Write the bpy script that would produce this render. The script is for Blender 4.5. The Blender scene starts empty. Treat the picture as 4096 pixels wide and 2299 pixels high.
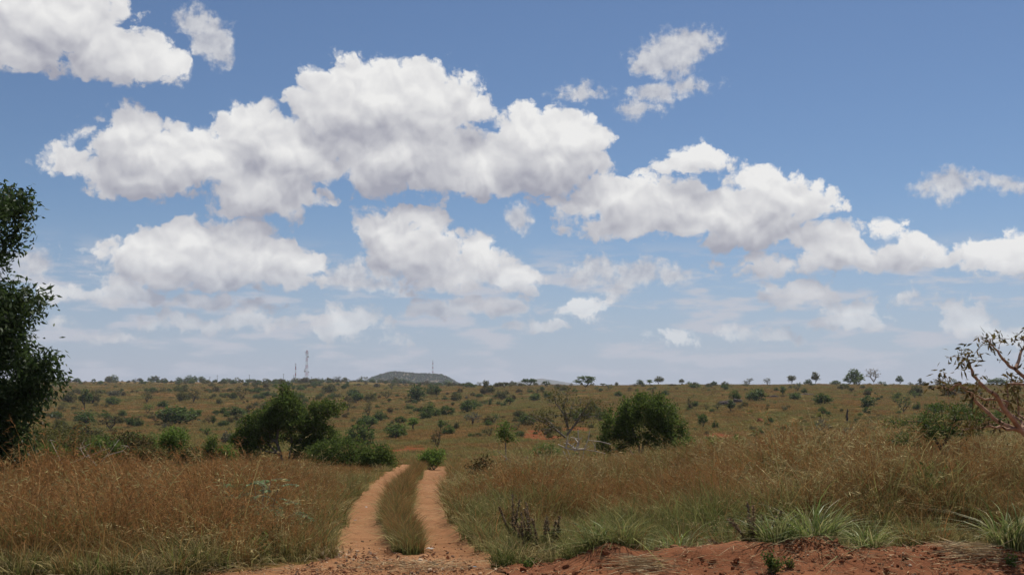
import bpy, math, numpy as np
R = math.radians
sc = bpy.context.scene
col = sc.collection

# ------------------------------------------------------------------ camera
FPX = 1098.0                      # focal length in pixels of a 1024 px wide frame
CAM = np.array([0.0, 0.0, 2.5])
PITCH = math.atan((385 - 287) / FPX)
cd = bpy.data.cameras.new('camera'); cam = bpy.data.objects.new('camera', cd); col.objects.link(cam)
cd.sensor_width = 36; cd.lens = 36 * FPX / 1024; cd.clip_start = 0.1; cd.clip_end = 40000
cam.location = CAM; cam.rotation_euler = (math.pi / 2 + PITCH, 0, 0); sc.camera = cam

# ------------------------------------------------------------------ render settings, exposure
sc.view_settings.view_transform = 'Standard'; sc.view_settings.look = 'None'
sc.view_settings.gamma = 1; sc.view_settings.use_curve_mapping = False
sc.view_settings.exposure = 0.0
cy = sc.cycles
cy.max_bounces = 4; cy.diffuse_bounces = 2; cy.glossy_bounces = 1; cy.transmission_bounces = 3
cy.transparent_max_bounces = 4; cy.volume_bounces = 0
cy.caustics_reflective = False; cy.caustics_refractive = False

# ------------------------------------------------------------------ sun
SUN_EL, SUN_AZ = 57.0, 28.0       # degrees; azimuth clockwise from the viewing direction +Y
sd = bpy.data.lights.new('sun', 'SUN'); so = bpy.data.objects.new('sun', sd); col.objects.link(so)
sd.energy = 4.9; sd.angle = R(0.53); sd.color = (1.0, 0.95, 0.87)
so.rotation_euler = (R(90 - SUN_EL), 0, R(180 - SUN_AZ)); so.location = (0, 0, 60)

# ------------------------------------------------------------------ world: sky and clouds (all by world direction)
w = bpy.data.worlds.new('World'); sc.world = w; w.use_nodes = True
wt = w.node_tree; wt.nodes.clear()

def pixdir(px, py):
    """direction through a pixel of the 4096 px wide photograph"""
    u = (px / 4 - 512) / FPX; v = (287.4 - py / 4) / FPX
    c, s = math.cos(PITCH), math.sin(PITCH)
    d = np.array([u, c - v * s, s + v * c]); return d / np.linalg.norm(d)
def azel(px, py):
    d = pixdir(px, py); return math.degrees(math.atan2(d[0], d[1])), math.degrees(math.asin(d[2]))

def wn(t, **kw):
    n = wt.nodes.new(t)
    for k, v in kw.items(): setattr(n, k, v)
    return n
def wl(a, b): wt.links.new(a, b)
def setin(sock, v):
    if isinstance(v, bpy.types.NodeSocket): wl(v, sock)
    else: sock.default_value = v
def M(op, a, b=None, c=None, clamp=False):
    n = wn('ShaderNodeMath', operation=op, use_clamp=clamp); setin(n.inputs[0], a)
    if b is not None: setin(n.inputs[1], b)
    if c is not None: setin(n.inputs[2], c)
    return n.outputs[0]
def V(op, a, b=None, c=None):
    n = wn('ShaderNodeVectorMath', operation=op); setin(n.inputs[0], a)
    if b is not None: setin(n.inputs[1], b)
    if c is not None: setin(n.inputs[2], c)
    return n.outputs['Value'] if op == 'LENGTH' else n.outputs[0]
def SS(x, lo, hi, a=0.0, b=1.0):
    n = wn('ShaderNodeMapRange', interpolation_type='SMOOTHSTEP'); setin(n.inputs[0], x)
    n.inputs[1].default_value = lo; n.inputs[2].default_value = hi
    n.inputs[3].default_value = a; n.inputs[4].default_value = b
    return n.outputs[0]
def MIX(f, a, b):
    n = wn('ShaderNodeMix', data_type='RGBA'); setin(n.inputs[0], f); setin(n.inputs[6], a); setin(n.inputs[7], b)
    return n.outputs[2]
def NOISE(vec, scale, detail, rough=0.55, dim='2D'):
    n = wn('ShaderNodeTexNoise', noise_dimensions=dim); wl(vec, n.inputs['Vector'])
    n.inputs['Scale'].default_value = scale; n.inputs['Detail'].default_value = detail
    n.inputs['Roughness'].default_value = rough
    return n

# clouds as groups of ellipses: (x, y, rx, ry) on a 2576 px wide copy of the photograph, base line y, flat-base sharpness
BIG = [
 ([(120,40,200,120),(40,130,130,80),(250,120,130,85),(340,150,120,70),(420,160,60,50)], 215),
 ([(330,330,105,75),(390,390,210,90),(200,405,95,50),(520,400,150,95),(350,450,150,55),(640,330,95,80),(740,380,170,100),(670,470,180,90)], 545),
 ([(960,250,240,115),(860,270,150,100),(1060,270,170,110),(1190,265,62,65),(1010,380,250,120),(1340,360,130,110),(1440,360,115,90),(1390,410,170,90),(1220,420,180,85)], 503),
 ([(480,615,130,75),(590,620,140,80),(340,625,95,48),(420,660,160,80),(560,680,180,70),(660,650,150,80),(760,660,65,52),(740,705,95,36)], 736),
 ([(985,575,125,68),(1080,560,70,60),(1050,630,140,90),(1110,690,180,60),(1215,650,85,62),(1280,695,85,52),(1000,620,90,80)], 744),
 ([(1560,490,170,70),(1660,500,160,70),(1450,520,110,45),(1620,560,240,65),(1920,470,120,62),(1990,500,110,60),(1850,540,200,90),(2060,520,85,38),(1900,600,190,45)], 640),
 ([(2090,610,110,65),(2150,640,85,55),(1980,665,190,40),(2150,670,90,28)], 696),
 ([(2250,580,48,45),(2310,620,90,48),(2270,640,95,48),(2380,650,60,28)], 688),
 ([(2480,630,90,42),(2570,620,100,42),(2540,660,120,50)], 716),
 ([(2005,735,105,45),(2060,740,65,40)], 786),
 ([(300,728,105,46),(200,745,125,40),(350,750,95,28)], 774),
 ([(1170,772,150,40),(1260,775,110,36),(1080,780,70,28)], 810),
 ([(1740,395,75,45),(1790,400,60,38),(1680,420,50,30)], 462),
 ([(1470,780,75,46),(1360,824,90,26)], 842),
 ([(615,795,95,44),(470,815,110,34),(540,765,130,30)], 852),
 ([(860,815,130,48),(750,800,70,26),(990,858,50,30)], 876),
 ([(2160,785,85,40),(2120,815,125,34)], 846),
 ([(2425,795,65,52),(2480,832,95,44),(2570,845,70,40)], 884),
 ([(1690,852,90,32),(1920,845,125,30)], 874),
]
THIN = [
 ([(2300,738,50,32)], 775),

 ([(500,60,58,48),(530,105,55,55),(555,145,35,30)], 175),
 ([(1690,145,105,62),(1740,105,85,40),(1650,165,70,45)], 215),
 ([(1650,235,95,32),(1600,275,60,28),(1740,215,80,20),(1450,232,75,22)], 300),
 ([(2390,465,95,40),(2530,468,80,28)], 515),
 ([(1490,685,95,40),(1600,690,90,36),(1690,685,60,32),(1550,730,45,30)], 770),
 ([(880,690,70,50),(960,720,90,40)], 745),
 ([(110,670,45,50),(160,810,50,20),(280,850,120,18)], 900),
 ([(1300,545,45,40)], 590),
]
S2 = 4096 / 2576.0
DPP = math.degrees(1 / FPX) / 4 * S2      # degrees per such pixel

tc = wn('ShaderNodeTexCoord'); sx = wn('ShaderNodeSeparateXYZ'); wl(tc.outputs['Generated'], sx.inputs[0])
AZ = M('MULTIPLY', M('ARCTAN2', sx.outputs[0], sx.outputs[1]), 57.29578)
EL = M('MULTIPLY', M('ARCSINE', sx.outputs[2]), 57.29578)
cx = wn('ShaderNodeCombineXYZ'); wl(AZ, cx.inputs[0]); wl(EL, cx.inputs[1]); P = cx.outputs[0]

warp = NOISE(P, 0.42, 4.0, 0.5)
PW = V('MULTIPLY_ADD', V('SUBTRACT', warp.outputs['Color'], (0.5, 0.5, 0.5)), (1.7, 1.1, 0), P)

def field(vec, groups):
    sep = wn('ShaderNodeSeparateXYZ'); wl(vec, sep.inputs[0]); el = sep.outputs[1]
    tot = None
    for blobs, base in groups:
        g = None
        for (bx, by, rx, ry) in blobs:
            a, e = azel(bx * S2, by * S2)
            ra, re = rx * DPP * 1.06, ry * DPP * 1.06
            q = V('MULTIPLY_ADD', vec, (1 / ra, 1 / re, 0), (-a / ra, -e / re, 0))
            f = M('SUBTRACT', 1.0, V('LENGTH', q))
            f = M('MULTIPLY', f, min(ra, re) ** 0.6)     # in degrees-like units so that slopes match
            g = f if g is None else M('SMOOTH_MAX', g, f, 0.35)
        be = azel(blobs[0][0] * S2, base * S2)[1]
        g = M('SMOOTH_MIN', g, M('MULTIPLY_ADD', el, 1.3, -be * 1.3), 0.35)
        tot = g if tot is None else M('MAXIMUM', tot, g)
    return tot

def bump(vec, detail=4.0):
    v1 = wn('ShaderNodeTexVoronoi', voronoi_dimensions='2D', feature='F1'); wl(vec, v1.inputs['Vector'])
    v1.inputs['Scale'].default_value = 0.72; v1.inputs['Detail'].default_value = detail
    v1.inputs['Roughness'].default_value = 0.5; v1.inputs['Lacunarity'].default_value = 2.1
    return M('SUBTRACT', 0.5, v1.outputs['Distance'])

fine = NOISE(P, 2.2, 5.0, 0.6)
PB = V('MULTIPLY_ADD', V('SUBTRACT', fine.outputs['Color'], (0.5, 0.5, 0.5)), (0.45, 0.45, 0), V('MULTIPLY', PW, (0.92, 1.1, 0)))
b0 = bump(PB)
c0 = bump(PW, 1.4)
b1 = bump(V('ADD', PW, (0.12, 0.42, 0)), 1.4)
UP = (0.15, 1.8, 0)
s0 = field(PW, BIG); s1 = field(V('ADD', PW, UP), BIG)
nf = M('SUBTRACT', fine.outputs['Fac'], 0.5)
d0 = M('ADD', M('MULTIPLY_ADD', b0, 0.72, s0), M('MULTIPLY_ADD', nf, 0.34, 0.12))
aB = SS(d0, 0.0, 0.36)
# light on the cloud: bright where less cloud lies towards the sun (above), grey underneath
litB = M('ADD', M('MULTIPLY', M('SUBTRACT', s0, s1), 0.42), M('MULTIPLY', M('SUBTRACT', c0, b1), 0.36))
litB = M('ADD', litB, M('MULTIPLY_ADD', nf, 0.16, 0.41))
edge = SS(d0, 0.0, 0.9, 0.05, 0.0)
litB = M('ADD', litB, edge, clamp=True)
cB = MIX(litB, (0.36, 0.365, 0.43, 1), (0.86, 0.855, 0.845, 1))

t0 = field(PW, THIN)
dT = M('ADD', M('MULTIPLY_ADD', b0, 0.5, t0), M('MULTIPLY', nf, 1.0))
aT = M('MULTIPLY', SS(dT, -0.20, 0.45), 0.90)
litT = M('ADD', M('MULTIPLY', M('SUBTRACT', c0, b1), 0.5), M('MULTIPLY_ADD', nf, 0.8, 0.55), clamp=True)
cT = MIX(litT, (0.36, 0.375, 0.45, 1), (0.74, 0.74, 0.745, 1))

# far, low banks of cloud near the horizon, all the way round
PL = V('MULTIPLY', P, (0.23, 1.05, 0))
low = NOISE(PL, 1.0, 7.0, 0.58)
aL = M('MULTIPLY', SS(low.outputs['Fac'], 0.47, 0.66), M('MULTIPLY', SS(EL, 5.2, 7.8, 1.0, 0.0), SS(EL, -2.0, 0.0)))
aL = M('MULTIPLY', aL, 0.9)
# the same kind of cloud everywhere outside the pictured part of the sky
gen = NOISE(PW, 0.085, 6.0, 0.55)
out = M('MAXIMUM', SS(M('ABSOLUTE', AZ), 27.0, 33.0), SS(EL, 20.5, 25.0))
aG = M('MULTIPLY', M('MULTIPLY', SS(gen.outputs['Fac'], 0.54, 0.62), out), SS(EL, 2.0, 7.0))

sky = wn('ShaderNodeTexSky', sky_type='NISHITA', sun_disc=False)
sky.sun_elevation = R(SUN_EL); sky.sun_rotation = R(SUN_AZ)
sky.altitude = 1200; sky.air_density = 1.0; sky.dust_density = 0.4; sky.ozone_density = 6.0
SKY_STRENGTH = 0.073
K = 1.0 / SKY_STRENGTH
def scaled(c): return V('SCALE', c) if False else V('MULTIPLY', c, (K, K, K))
col_sky = sky.outputs[0]
veil = SS(EL, -1.0, 10.0, 0.72, 0.0)                       # pale humid air low over the land
c = MIX(veil, col_sky, (0.375 * K, 0.43 * K, 0.575 * K, 1))
c = MIX(aL, c, (0.53 * K, 0.55 * K, 0.615 * K, 1))
fade = SS(EL, 1.0, 7.0, 0.72, 1.0)
c = MIX(M('MULTIPLY', aG, 0.95), c, (0.62 * K, 0.62 * K, 0.64 * K, 1))
c = MIX(M('MULTIPLY', aT, fade), c, scaled(cT))
c = MIX(M('MULTIPLY', aB, SS(EL, 1.5, 7.0, 0.6, 1.0)), c, scaled(cB))
bg = wn('ShaderNodeBackground'); bg.inputs[1].default_value = SKY_STRENGTH; wl(c, bg.inputs[0])
wo = wn('ShaderNodeOutputWorld'); wl(bg.outputs[0], wo.inputs[0])
w.cycles.sampling_method = 'MANUAL'; w.cycles.sample_map_resolution = 512

# ------------------------------------------------------------------ numpy noise and land shape
_rng = np.random.default_rng(7)
_lat = _rng.random((256, 256))
def vnoise(x, y):
    x = np.asarray(x, float); y = np.asarray(y, float)
    xi = np.floor(x).astype(int); yi = np.floor(y).astype(int); fx = x - xi; fy = y - yi
    fx = fx * fx * (3 - 2 * fx); fy = fy * fy * (3 - 2 * fy)
    a = _lat[xi & 255, yi & 255]; b = _lat[(xi + 1) & 255, yi & 255]
    c_ = _lat[xi & 255, (yi + 1) & 255]; d = _lat[(xi + 1) & 255, (yi + 1) & 255]
    return (a * (1 - fx) + b * fx) * (1 - fy) + (c_ * (1 - fx) + d * fx) * fy
def fbm(x, y, s, o=4, rough=0.5):
    """zero-mean noise of feature size s"""
    t = 0; a = 1; n = 0
    for k in range(o):
        t = t + a * (vnoise(np.asarray(x) / s + 17.3 * k, np.asarray(y) / s + 5.1 * k) - 0.5); n += a
        a *= rough; s *= 0.5
    return t / n * 2
def sstep(x, a, b):
    t = np.clip((np.asarray(x, float) - a) / (b - a), 0, 1); return t * t * (3 - 2 * t)

YS  = [-200, 0, 6, 10, 14, 48, 60, 80, 110, 150, 200, 300, 400, 500, 560, 650, 800, 1000, 1200, 1350, 1600, 3000, 12000]
HR  = [0.9, .9, .7, .1, 0, -1.0, -1.5, -2.8, -4.6, -5.5, -5.0, -2.3, .6, 2.5, 2.9, 2.0, 0, -4, -8, -10, -12, -16, -30]
HL  = [0.9, .9, .7, .1, 0, -1.0, -1.6, -3.2, -5.2, -6.4, -6.9, -6.4, -4.8, -2.8, -1.5, .2, 2.9, 5.2, 6.4, 6.2, 1.0, -14, -30]
HC  = [0.9, .9, .7, .1, 0, -1.0, -1.9, -3.8, -5.4, -6.0, -6.0, -4.6, -2.4, -.4, 0.5, 1.3, 1.3, .3, -1, -4, -8, -16, -30]
def track_c(y): return np.interp(y, [10, 14, 18, 23.3, 32, 47.5, 60], [-.1, -.95, -1.65, -2.46, -3.15, -3.85, -4.4])
def land(x, y):
    x = np.asarray(x, float); y = np.asarray(y, float)
    t = x / (np.abs(y) + 8)
    hl, hc, hr = (np.interp(y, YS, H) for H in (HL, HC, HR))
    a = sstep(t, -0.16, 0.02); b = sstep(t, 0.0, 0.17)
    h = hl * (1 - a) + hc * a; h = h * (1 - b) + hr * b
    k = sstep(y, 60, 160)
    h = h + k * (fbm(x, y, 130, 3) * 1.7 + fbm(x + 91, y, 37, 3) * 0.55) * np.clip(y / 400, .4, 1.0)
    h = h + 0.10 * fbm(x, y, 3.0, 3) * sstep(y, 14, 18)
    # bank of higher ground right of the track
    h = h + 0.62 * sstep(x, 2.5, 8.0) * sstep(y, 16, 21) * (1 - sstep(y, 38, 62))
    # graded windrow of soil along the road, right of the track
    bh = 0.25 + 0.20 * fbm(x, 3.0, 1.5, 3) + 0.07 * fbm(x, y, .6, 2)
    h = h + bh * np.exp(-((y - 15.75 - 0.2 * fbm(x, 9, 2.2, 2)) / 0.62) ** 2) * sstep(x, 0.2, 1.6)
    return h
def bare(x, y):
    """positive on bare earth: returns (road+apron, ruts, bank)"""
    x = np.asarray(x, float); y = np.asarray(y, float)
    n1 = fbm(x, y, 0.9, 3)
    road = np.minimum(14.75 + 0.35 * n1 + 0.25 * fbm(x, 0, 3, 2) - y, y - 1.0)
    xl = np.interp(y, [14, 15.2, 16.2, 17.6], [-4.9, -4.0, -3.0, -2.55]); xr = np.interp(y, [14, 15.5, 17, 17.6], [.6, -.1, -.65, -.9])
    apron = np.minimum(np.minimum(x - xl, xr - x) + 0.35 * n1, 17.4 - y)
    c_ = track_c(y)
    hw = np.interp(y, [15, 18, 22, 50], [.62, .54, .46, .47])
    rut = np.maximum(hw - np.abs(x - c_ + .67), hw - np.abs(x - c_ - .67)) + 0.13 * n1
    rut = np.minimum(rut, np.minimum(y - 15.5, 54 - y))
    bank = np.minimum(16.0 + 0.55 * fbm(x, 4, 1.6, 3) + 0.4 * n1 - y, np.minimum(x + 0.2 + .3 * n1, y - 13.5))
    return np.maximum(road, apron), rut, bank
def bare_max(x, y):
    a, b, c_ = bare(x, y); return np.maximum(np.maximum(a, b), c_)

def hit(px, py, dmin=9.0, dmax=1500.0):
    """where the view ray through a photograph pixel meets the land (nearest miss on the skyline)"""
    d = pixdir(px, py); d = d / d[1]
    ys = np.geomspace(dmin, dmax, 3000)
    gap = CAM[2] + d[2] * ys - land(d[0] * ys, ys)
    k = np.nonzero(gap < 0)[0]
    i = k[0] if len(k) else int(np.argmin(gap / ys))
    return np.array([d[0] * ys[i], ys[i], float(land(d[0] * ys[i], ys[i]))])
def mpp(y): return y / FPX / 4          # metres per photograph pixel at depth y

# ------------------------------------------------------------------ mesh helpers
def mesh(name, verts, quads=None, tris=None, attrs=None, mat=None, smooth=False):
    me = bpy.data.meshes.new(name)
    verts = np.asarray(verts, np.float32)
    fs = [np.asarray(f, np.int32) for f in (quads, tris) if f is not None and len(f)]
    me.vertices.add(len(verts)); me.vertices.foreach_set('co', verts.ravel())
    nl = sum(f.size for f in fs); nf_ = sum(len(f) for f in fs)
    me.loops.add(nl); me.polygons.add(nf_)
    me.loops.foreach_set('vertex_index', np.concatenate([f.ravel() for f in fs]) if fs else [])
    st = []; o = 0
    for f in fs:
        st.append(o + np.arange(len(f)) * f.shape[1]); o += f.size
    me.polygons.foreach_set('loop_start', np.concatenate(st).astype(np.int32))
    if smooth: me.polygons.foreach_set('use_smooth', np.ones(nf_, bool))
    for k, v in (attrs or {}).items():
        at = me.attributes.new(k, 'FLOAT', 'POINT'); at.data.foreach_set('value', np.asarray(v, np.float32))
    me.update(calc_edges=True)
    if mat: me.materials.append(mat)
    return me
def ob(name, me, parent=None, loc=(0, 0, 0), label=None, cat=None, group=None, kind=None, link=True):
    o = bpy.data.objects.new(name, me)
    if link: col.objects.link(o)
    o.location = loc
    if parent: o.parent = parent
    for k, v in (('label', label), ('category', cat), ('group', group), ('kind', kind)):
        if v: o[k] = v
    return o
def merge(parts):
    """join (verts, quads, attrs) tuples"""
    vs, qs, at, n = [], [], {}, 0
    for v, q, a in parts:
        vs.append(v); qs.append(np.asarray(q) + n); n += len(v)
        for k in a: at.setdefault(k, []).append(np.broadcast_to(a[k], (len(v),)))
    return np.concatenate(vs), np.concatenate(qs), {k: np.concatenate(v) for k, v in at.items()}
def unit(v): return v / np.maximum(np.linalg.norm(v, axis=-1, keepdims=True), 1e-9)
def tubes(p0, p1, r0, r1, n=5):
    p0, p1 = np.atleast_2d(p0), np.atleast_2d(p1); E = len(p0)
    d = unit(p1 - p0); ref = np.where(np.abs(d[:, 2:3]) < .9, [[0, 0, 1.]], [[1., 0, 0]])
    a = unit(np.cross(d, ref)); b = np.cross(d, a)
    th = np.arange(n) / n * 2 * np.pi
    ring = a[:, None] * np.cos(th)[None, :, None] + b[:, None] * np.sin(th)[None, :, None]
    v = np.concatenate([p0[:, None] + ring * np.broadcast_to(r0, (E,))[:, None, None],
                        p1[:, None] + ring * np.broadcast_to(r1, (E,))[:, None, None]], 1).reshape(-1, 3)
    i = np.arange(n); j = (i + 1) % n
    q = np.stack([i, j, n + j, n + i], 1)
    q = (np.arange(E)[:, None, None] * 2 * n + q[None]).reshape(-1, 4)
    return v, q
def leaves(c0, d, L, W, rng, fold=0.0):
    """diamond leaves from base points c0 along d"""
    n = len(c0); d = unit(d); s = unit(np.cross(d, unit(rng.normal(size=(n, 3)))))
    nn = np.cross(d, s)
    L = np.broadcast_to(L, (n,))[:, None]; W = np.broadcast_to(W, (n,))[:, None]
    m = c0 + d * L * .45
    v = np.stack([c0, m + s * W * .5 + nn * W * fold, c0 + d * L - nn * W * fold, m - s * W * .5 + nn * W * fold], 1).reshape(-1, 3)
    return v, np.arange(4 * n).reshape(-1, 4)

# ------------------------------------------------------------------ materials
def material(name):
    m = bpy.data.materials.new(name); m.use_nodes = True; t = m.node_tree; t.nodes.clear()
    return m, t
class NT:
    def __init__(s, t): s.t = t
    def n(s, ty, **kw):
        x = s.t.nodes.new(ty)
        for k, v in kw.items(): setattr(x, k, v)
        return x
    def set(s, sock, v):
        if isinstance(v, bpy.types.NodeSocket): s.t.links.new(v, sock)
        else: sock.default_value = v
    def noise(s, vec, scale, detail=4, rough=.55, dim='3D'):
        x = s.n('ShaderNodeTexNoise', noise_dimensions=dim); s.set(x.inputs['Vector'], vec)
        x.inputs['Scale'].default_value = scale; x.inputs['Detail'].default_value = detail; x.inputs['Roughness'].default_value = rough
        return x.outputs['Fac']
    def mix(s, f, a, b, blend='MIX'):
        x = s.n('ShaderNodeMix', data_type='RGBA', blend_type=blend); s.set(x.inputs[0], f); s.set(x.inputs[6], a); s.set(x.inputs[7], b); return x.outputs[2]
    def math(s, op, a, b=None, clamp=False):
        x = s.n('ShaderNodeMath', operation=op, use_clamp=clamp); s.set(x.inputs[0], a)
        if b is not None: s.set(x.inputs[1], b)
        return x.outputs[0]
    def ss(s, x_, lo, hi, a=0., b=1.):
        x = s.n('ShaderNodeMapRange', interpolation_type='SMOOTHSTEP'); s.set(x.inputs[0], x_)
        for i, v in enumerate((lo, hi, a, b)): x.inputs[i + 1].default_value = v
        return x.outputs[0]
    def attr(s, name): return s.n('ShaderNodeAttribute', attribute_name=name).outputs['Fac']
    def pos(s): return s.n('ShaderNodeNewGeometry').outputs['Position']
    def rnd(s): return s.n('ShaderNodeObjectInfo').outputs['Random']
    def out(s, sh): s.t.links.new(sh, s.n('ShaderNodeOutputMaterial').inputs[0])
def C4(c): return (*c, 1.0)
def plant_mat(name, base, tip, alt, trans=0.35, patch=0.0, pscale=0.35, rough=0.75, spec=0.06, hexp=(0.1, 0.9)):
    """base to tip colour along the blade (attribute h), alternative colour by tint and ground patch"""
    m, t = material(name); N = NT(t)
    h = N.ss(N.attr('h'), *hexp)
    c = N.mix(h, C4(base), C4(tip))
    tint = N.attr('tint')
    f = tint
    if patch:
        pn = N.noise(N.pos(), pscale, 4, dim='3D')
        f = N.math('ADD', N.math('MULTIPLY', tint, 0.6), N.math('MULTIPLY', N.ss(pn, .35, .65), patch), clamp=True)
    c = N.mix(f, c, C4(alt))
    v = N.math('ADD', N.math('MULTIPLY', N.math('FRACT', N.math('MULTIPLY', tint, 37.7)), 0.9), 0.55)
    v2 = N.math('ADD', N.math('MULTIPLY', N.rnd(), 0.3), 0.85)
    cb = N.n('ShaderNodeCombineColor'); vv = N.math('MULTIPLY', v, v2)
    for i in range(3): N.set(cb.inputs[i], vv)
    c = N.mix(1.0, c, cb.outputs[0], 'MULTIPLY')
    p = N.n('ShaderNodeBsdfPrincipled'); N.set(p.inputs['Base Color'], c)
    p.inputs['Roughness'].default_value = rough; p.inputs['Specular IOR Level'].default_value = spec
    if trans:
        tr = N.n('ShaderNodeBsdfTranslucent'); N.set(tr.inputs[0], c)
        mx = N.n('ShaderNodeMixShader'); mx.inputs[0].default_value = trans
        t.links.new(p.outputs[0], mx.inputs[1]); t.links.new(tr.outputs[0], mx.inputs[2]); N.out(mx.outputs[0])
    else: N.out(p.outputs[0])
    return m
def bark_mat(name, c1, c2, scale=14):
    m, t = material(name); N = NT(t)
    tcn = N.n('ShaderNodeTexCoord').outputs['Object']
    n1 = N.noise(tcn, scale, 6, .65); n2 = N.noise(tcn, scale * .2, 3)
    c = N.mix(N.ss(n1, .35, .65), C4(c1), C4(c2)); c = N.mix(N.ss(n2, .35, .7), c, C4([x * .7 for x in c1]))
    p = N.n('ShaderNodeBsdfPrincipled'); N.set(p.inputs['Base Color'], c); p.inputs['Roughness'].default_value = .9
    p.inputs['Specular IOR Level'].default_value = .15
    b = N.n('ShaderNodeBump'); b.inputs['Strength'].default_value = .5; b.inputs['Distance'].default_value = .02
    N.set(b.inputs['Height'], n1); t.links.new(b.outputs[0], p.inputs['Normal']); N.out(p.outputs[0])
    return m
def plain_mat(name, c1, c2=None, scale=8, rough=.7, metal=0., spec=.3):
    m, t = material(name); N = NT(t)
    n1 = N.noise(N.n('ShaderNodeTexCoord').outputs['Object'], scale, 5, .6)
    c = N.mix(N.ss(n1, .35, .65), C4(c1), C4(c2 or [x * .8 for x in c1]))
    p = N.n('ShaderNodeBsdfPrincipled'); N.set(p.inputs['Base Color'], c); p.inputs['Roughness'].default_value = rough
    p.inputs['Metallic'].default_value = metal; p.inputs['Specular IOR Level'].default_value = spec
    N.out(p.outputs[0]); return m

G = {}
G['red']   = plant_mat('grass_red_brown', (.15, .15, .045), (.27, .115, .038), (.36, .21, .085), patch=.25, trans=.28)
G['straw'] = plant_mat('grass_straw', (.155, .155, .047), (.32, .20, .078), (.25, .12, .046), patch=.45, trans=.28)
G['green'] = plant_mat('grass_green', (.085, .14, .032), (.15, .175, .048), (.33, .26, .11), patch=.22, trans=.3)
G['pale']  = plant_mat('grass_pale', (.27, .24, .095), (.47, .36, .18), (.24, .22, .075), patch=.4, trans=.28)
G['lush']  = plant_mat('grass_lush', (.085, .145, .030), (.16, .23, .048), (.50, .41, .21), trans=.35, spec=.22, rough=.5)
G['far']   = plant_mat('grass_far', (.26, .155, .055), (.34, .175, .062), (.215, .20, .062), patch=.95, pscale=.055, trans=.3)
LEAF = {
 'dark':   plant_mat('leaf_dark',  (.050, .084, .020), (.072, .118, .026), (.12, .15, .034), trans=.42, spec=.14, rough=.55),
 'mid':    plant_mat('leaf_mid',   (.068, .108, .025), (.095, .148, .031), (.145, .17, .04), trans=.44, spec=.14),
 'fresh':  plant_mat('leaf_fresh', (.09, .16, .03), (.13, .21, .04), (.19, .23, .05), trans=.45, spec=.14),
 'olive':  plant_mat('leaf_olive', (.10, .105, .035), (.13, .13, .04), (.165, .14, .05), trans=.3),
 'brown':  plant_mat('leaf_brown', (.10, .075, .03), (.13, .085, .035), (.09, .095, .03), trans=.2),
 'grey':   plant_mat('leaf_grey',  (.13, .14, .085), (.17, .17, .11), (.20, .16, .10), trans=.2),
 'big':    plant_mat('leaf_tall_tree', (.028, .050, .016), (.04, .07, .02), (.065, .09, .026), trans=.38, spec=.18, rough=.55),
 'pale':   plant_mat('leaf_pale_sprig', (.14, .20, .08), (.20, .27, .13), (.24, .28, .14), trans=.4, spec=.15),
 'dry':    plant_mat('leaf_dry', (.075, .08, .03), (.10, .09, .035), (.26, .17, .05), trans=.35, spec=.15),
 'weed':   plant_mat('weed_seed', (.20, .13, .08), (.24, .16, .10), (.17, .16, .06), trans=.35),
 'yellow': plant_mat('leaf_yellow', (.22, .22, .03), (.30, .26, .03), (.12, .15, .03), trans=.3),
}
BARK = {
 'grey':  bark_mat('bark_grey', (.20, .165, .13), (.30, .26, .21)),
 'dark':  bark_mat('bark_dark', (.06, .048, .038), (.11, .09, .07)),
 'pink':  bark_mat('bark_pinkish', (.34, .20, .13), (.50, .33, .23)),
 'white': bark_mat('bark_white', (.48, .40, .33), (.62, .55, .47)),
}

def soil_material(name, bank):
    m, t = material(name); N = NT(t); pos = N.pos()
    n1 = N.noise(pos, 0.55, 4); n2 = N.noise(pos, 3.3, 5, .6); n3 = N.noise(pos, 22, 4, .7); n4 = N.noise(pos, 90, 2, .6)
    if bank: a, b, d, g = (.185, .066, .027), (.245, .094, .040), (.12, .045, .021), (.38, .22, .13)
    else:    a, b, d, g = (.255, .118, .050), (.315, .158, .072), (.18, .083, .038), (.42, .25, .14)
    c = N.mix(N.ss(n1, .35, .65), C4(a), C4(b))
    c = N.mix(N.math('MULTIPLY', N.ss(n2, .5, .72), .8), c, C4(d))
    vor = N.n('ShaderNodeTexVoronoi', feature='F1'); N.set(vor.inputs['Vector'], pos); vor.inputs['Scale'].default_value = 26
    peb = N.ss(vor.outputs['Distance'], .16, .30, 1., 0.)
    pm = N.math('MULTIPLY', peb, N.ss(n1, .42, .58))
    c = N.mix(N.math('MULTIPLY', pm, .55), c, C4(g))
    c = N.mix(N.math('MULTIPLY', N.ss(n3, .55, .75), .45), c, C4([x * .62 for x in a]))
    p = N.n('ShaderNodeBsdfPrincipled'); N.set(p.inputs['Base Color'], c); p.inputs['Roughness'].default_value = .95
    p.inputs['Specular IOR Level'].default_value = .1
    hgt = N.math('ADD', N.math('MULTIPLY', n3, .7), N.math('ADD', N.math('MULTIPLY', pm, .5), N.math('MULTIPLY', n4, .25)))
    bp = N.n('ShaderNodeBump'); bp.inputs['Strength'].default_value = .8; bp.inputs['Distance'].default_value = .035
    N.set(bp.inputs['Height'], hgt); t.links.new(bp.outputs[0], p.inputs['Normal']); N.out(p.outputs[0])
    return m
MAT_SOIL = soil_material('soil_orange', False); MAT_BANK = soil_material('soil_red', True)

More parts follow.
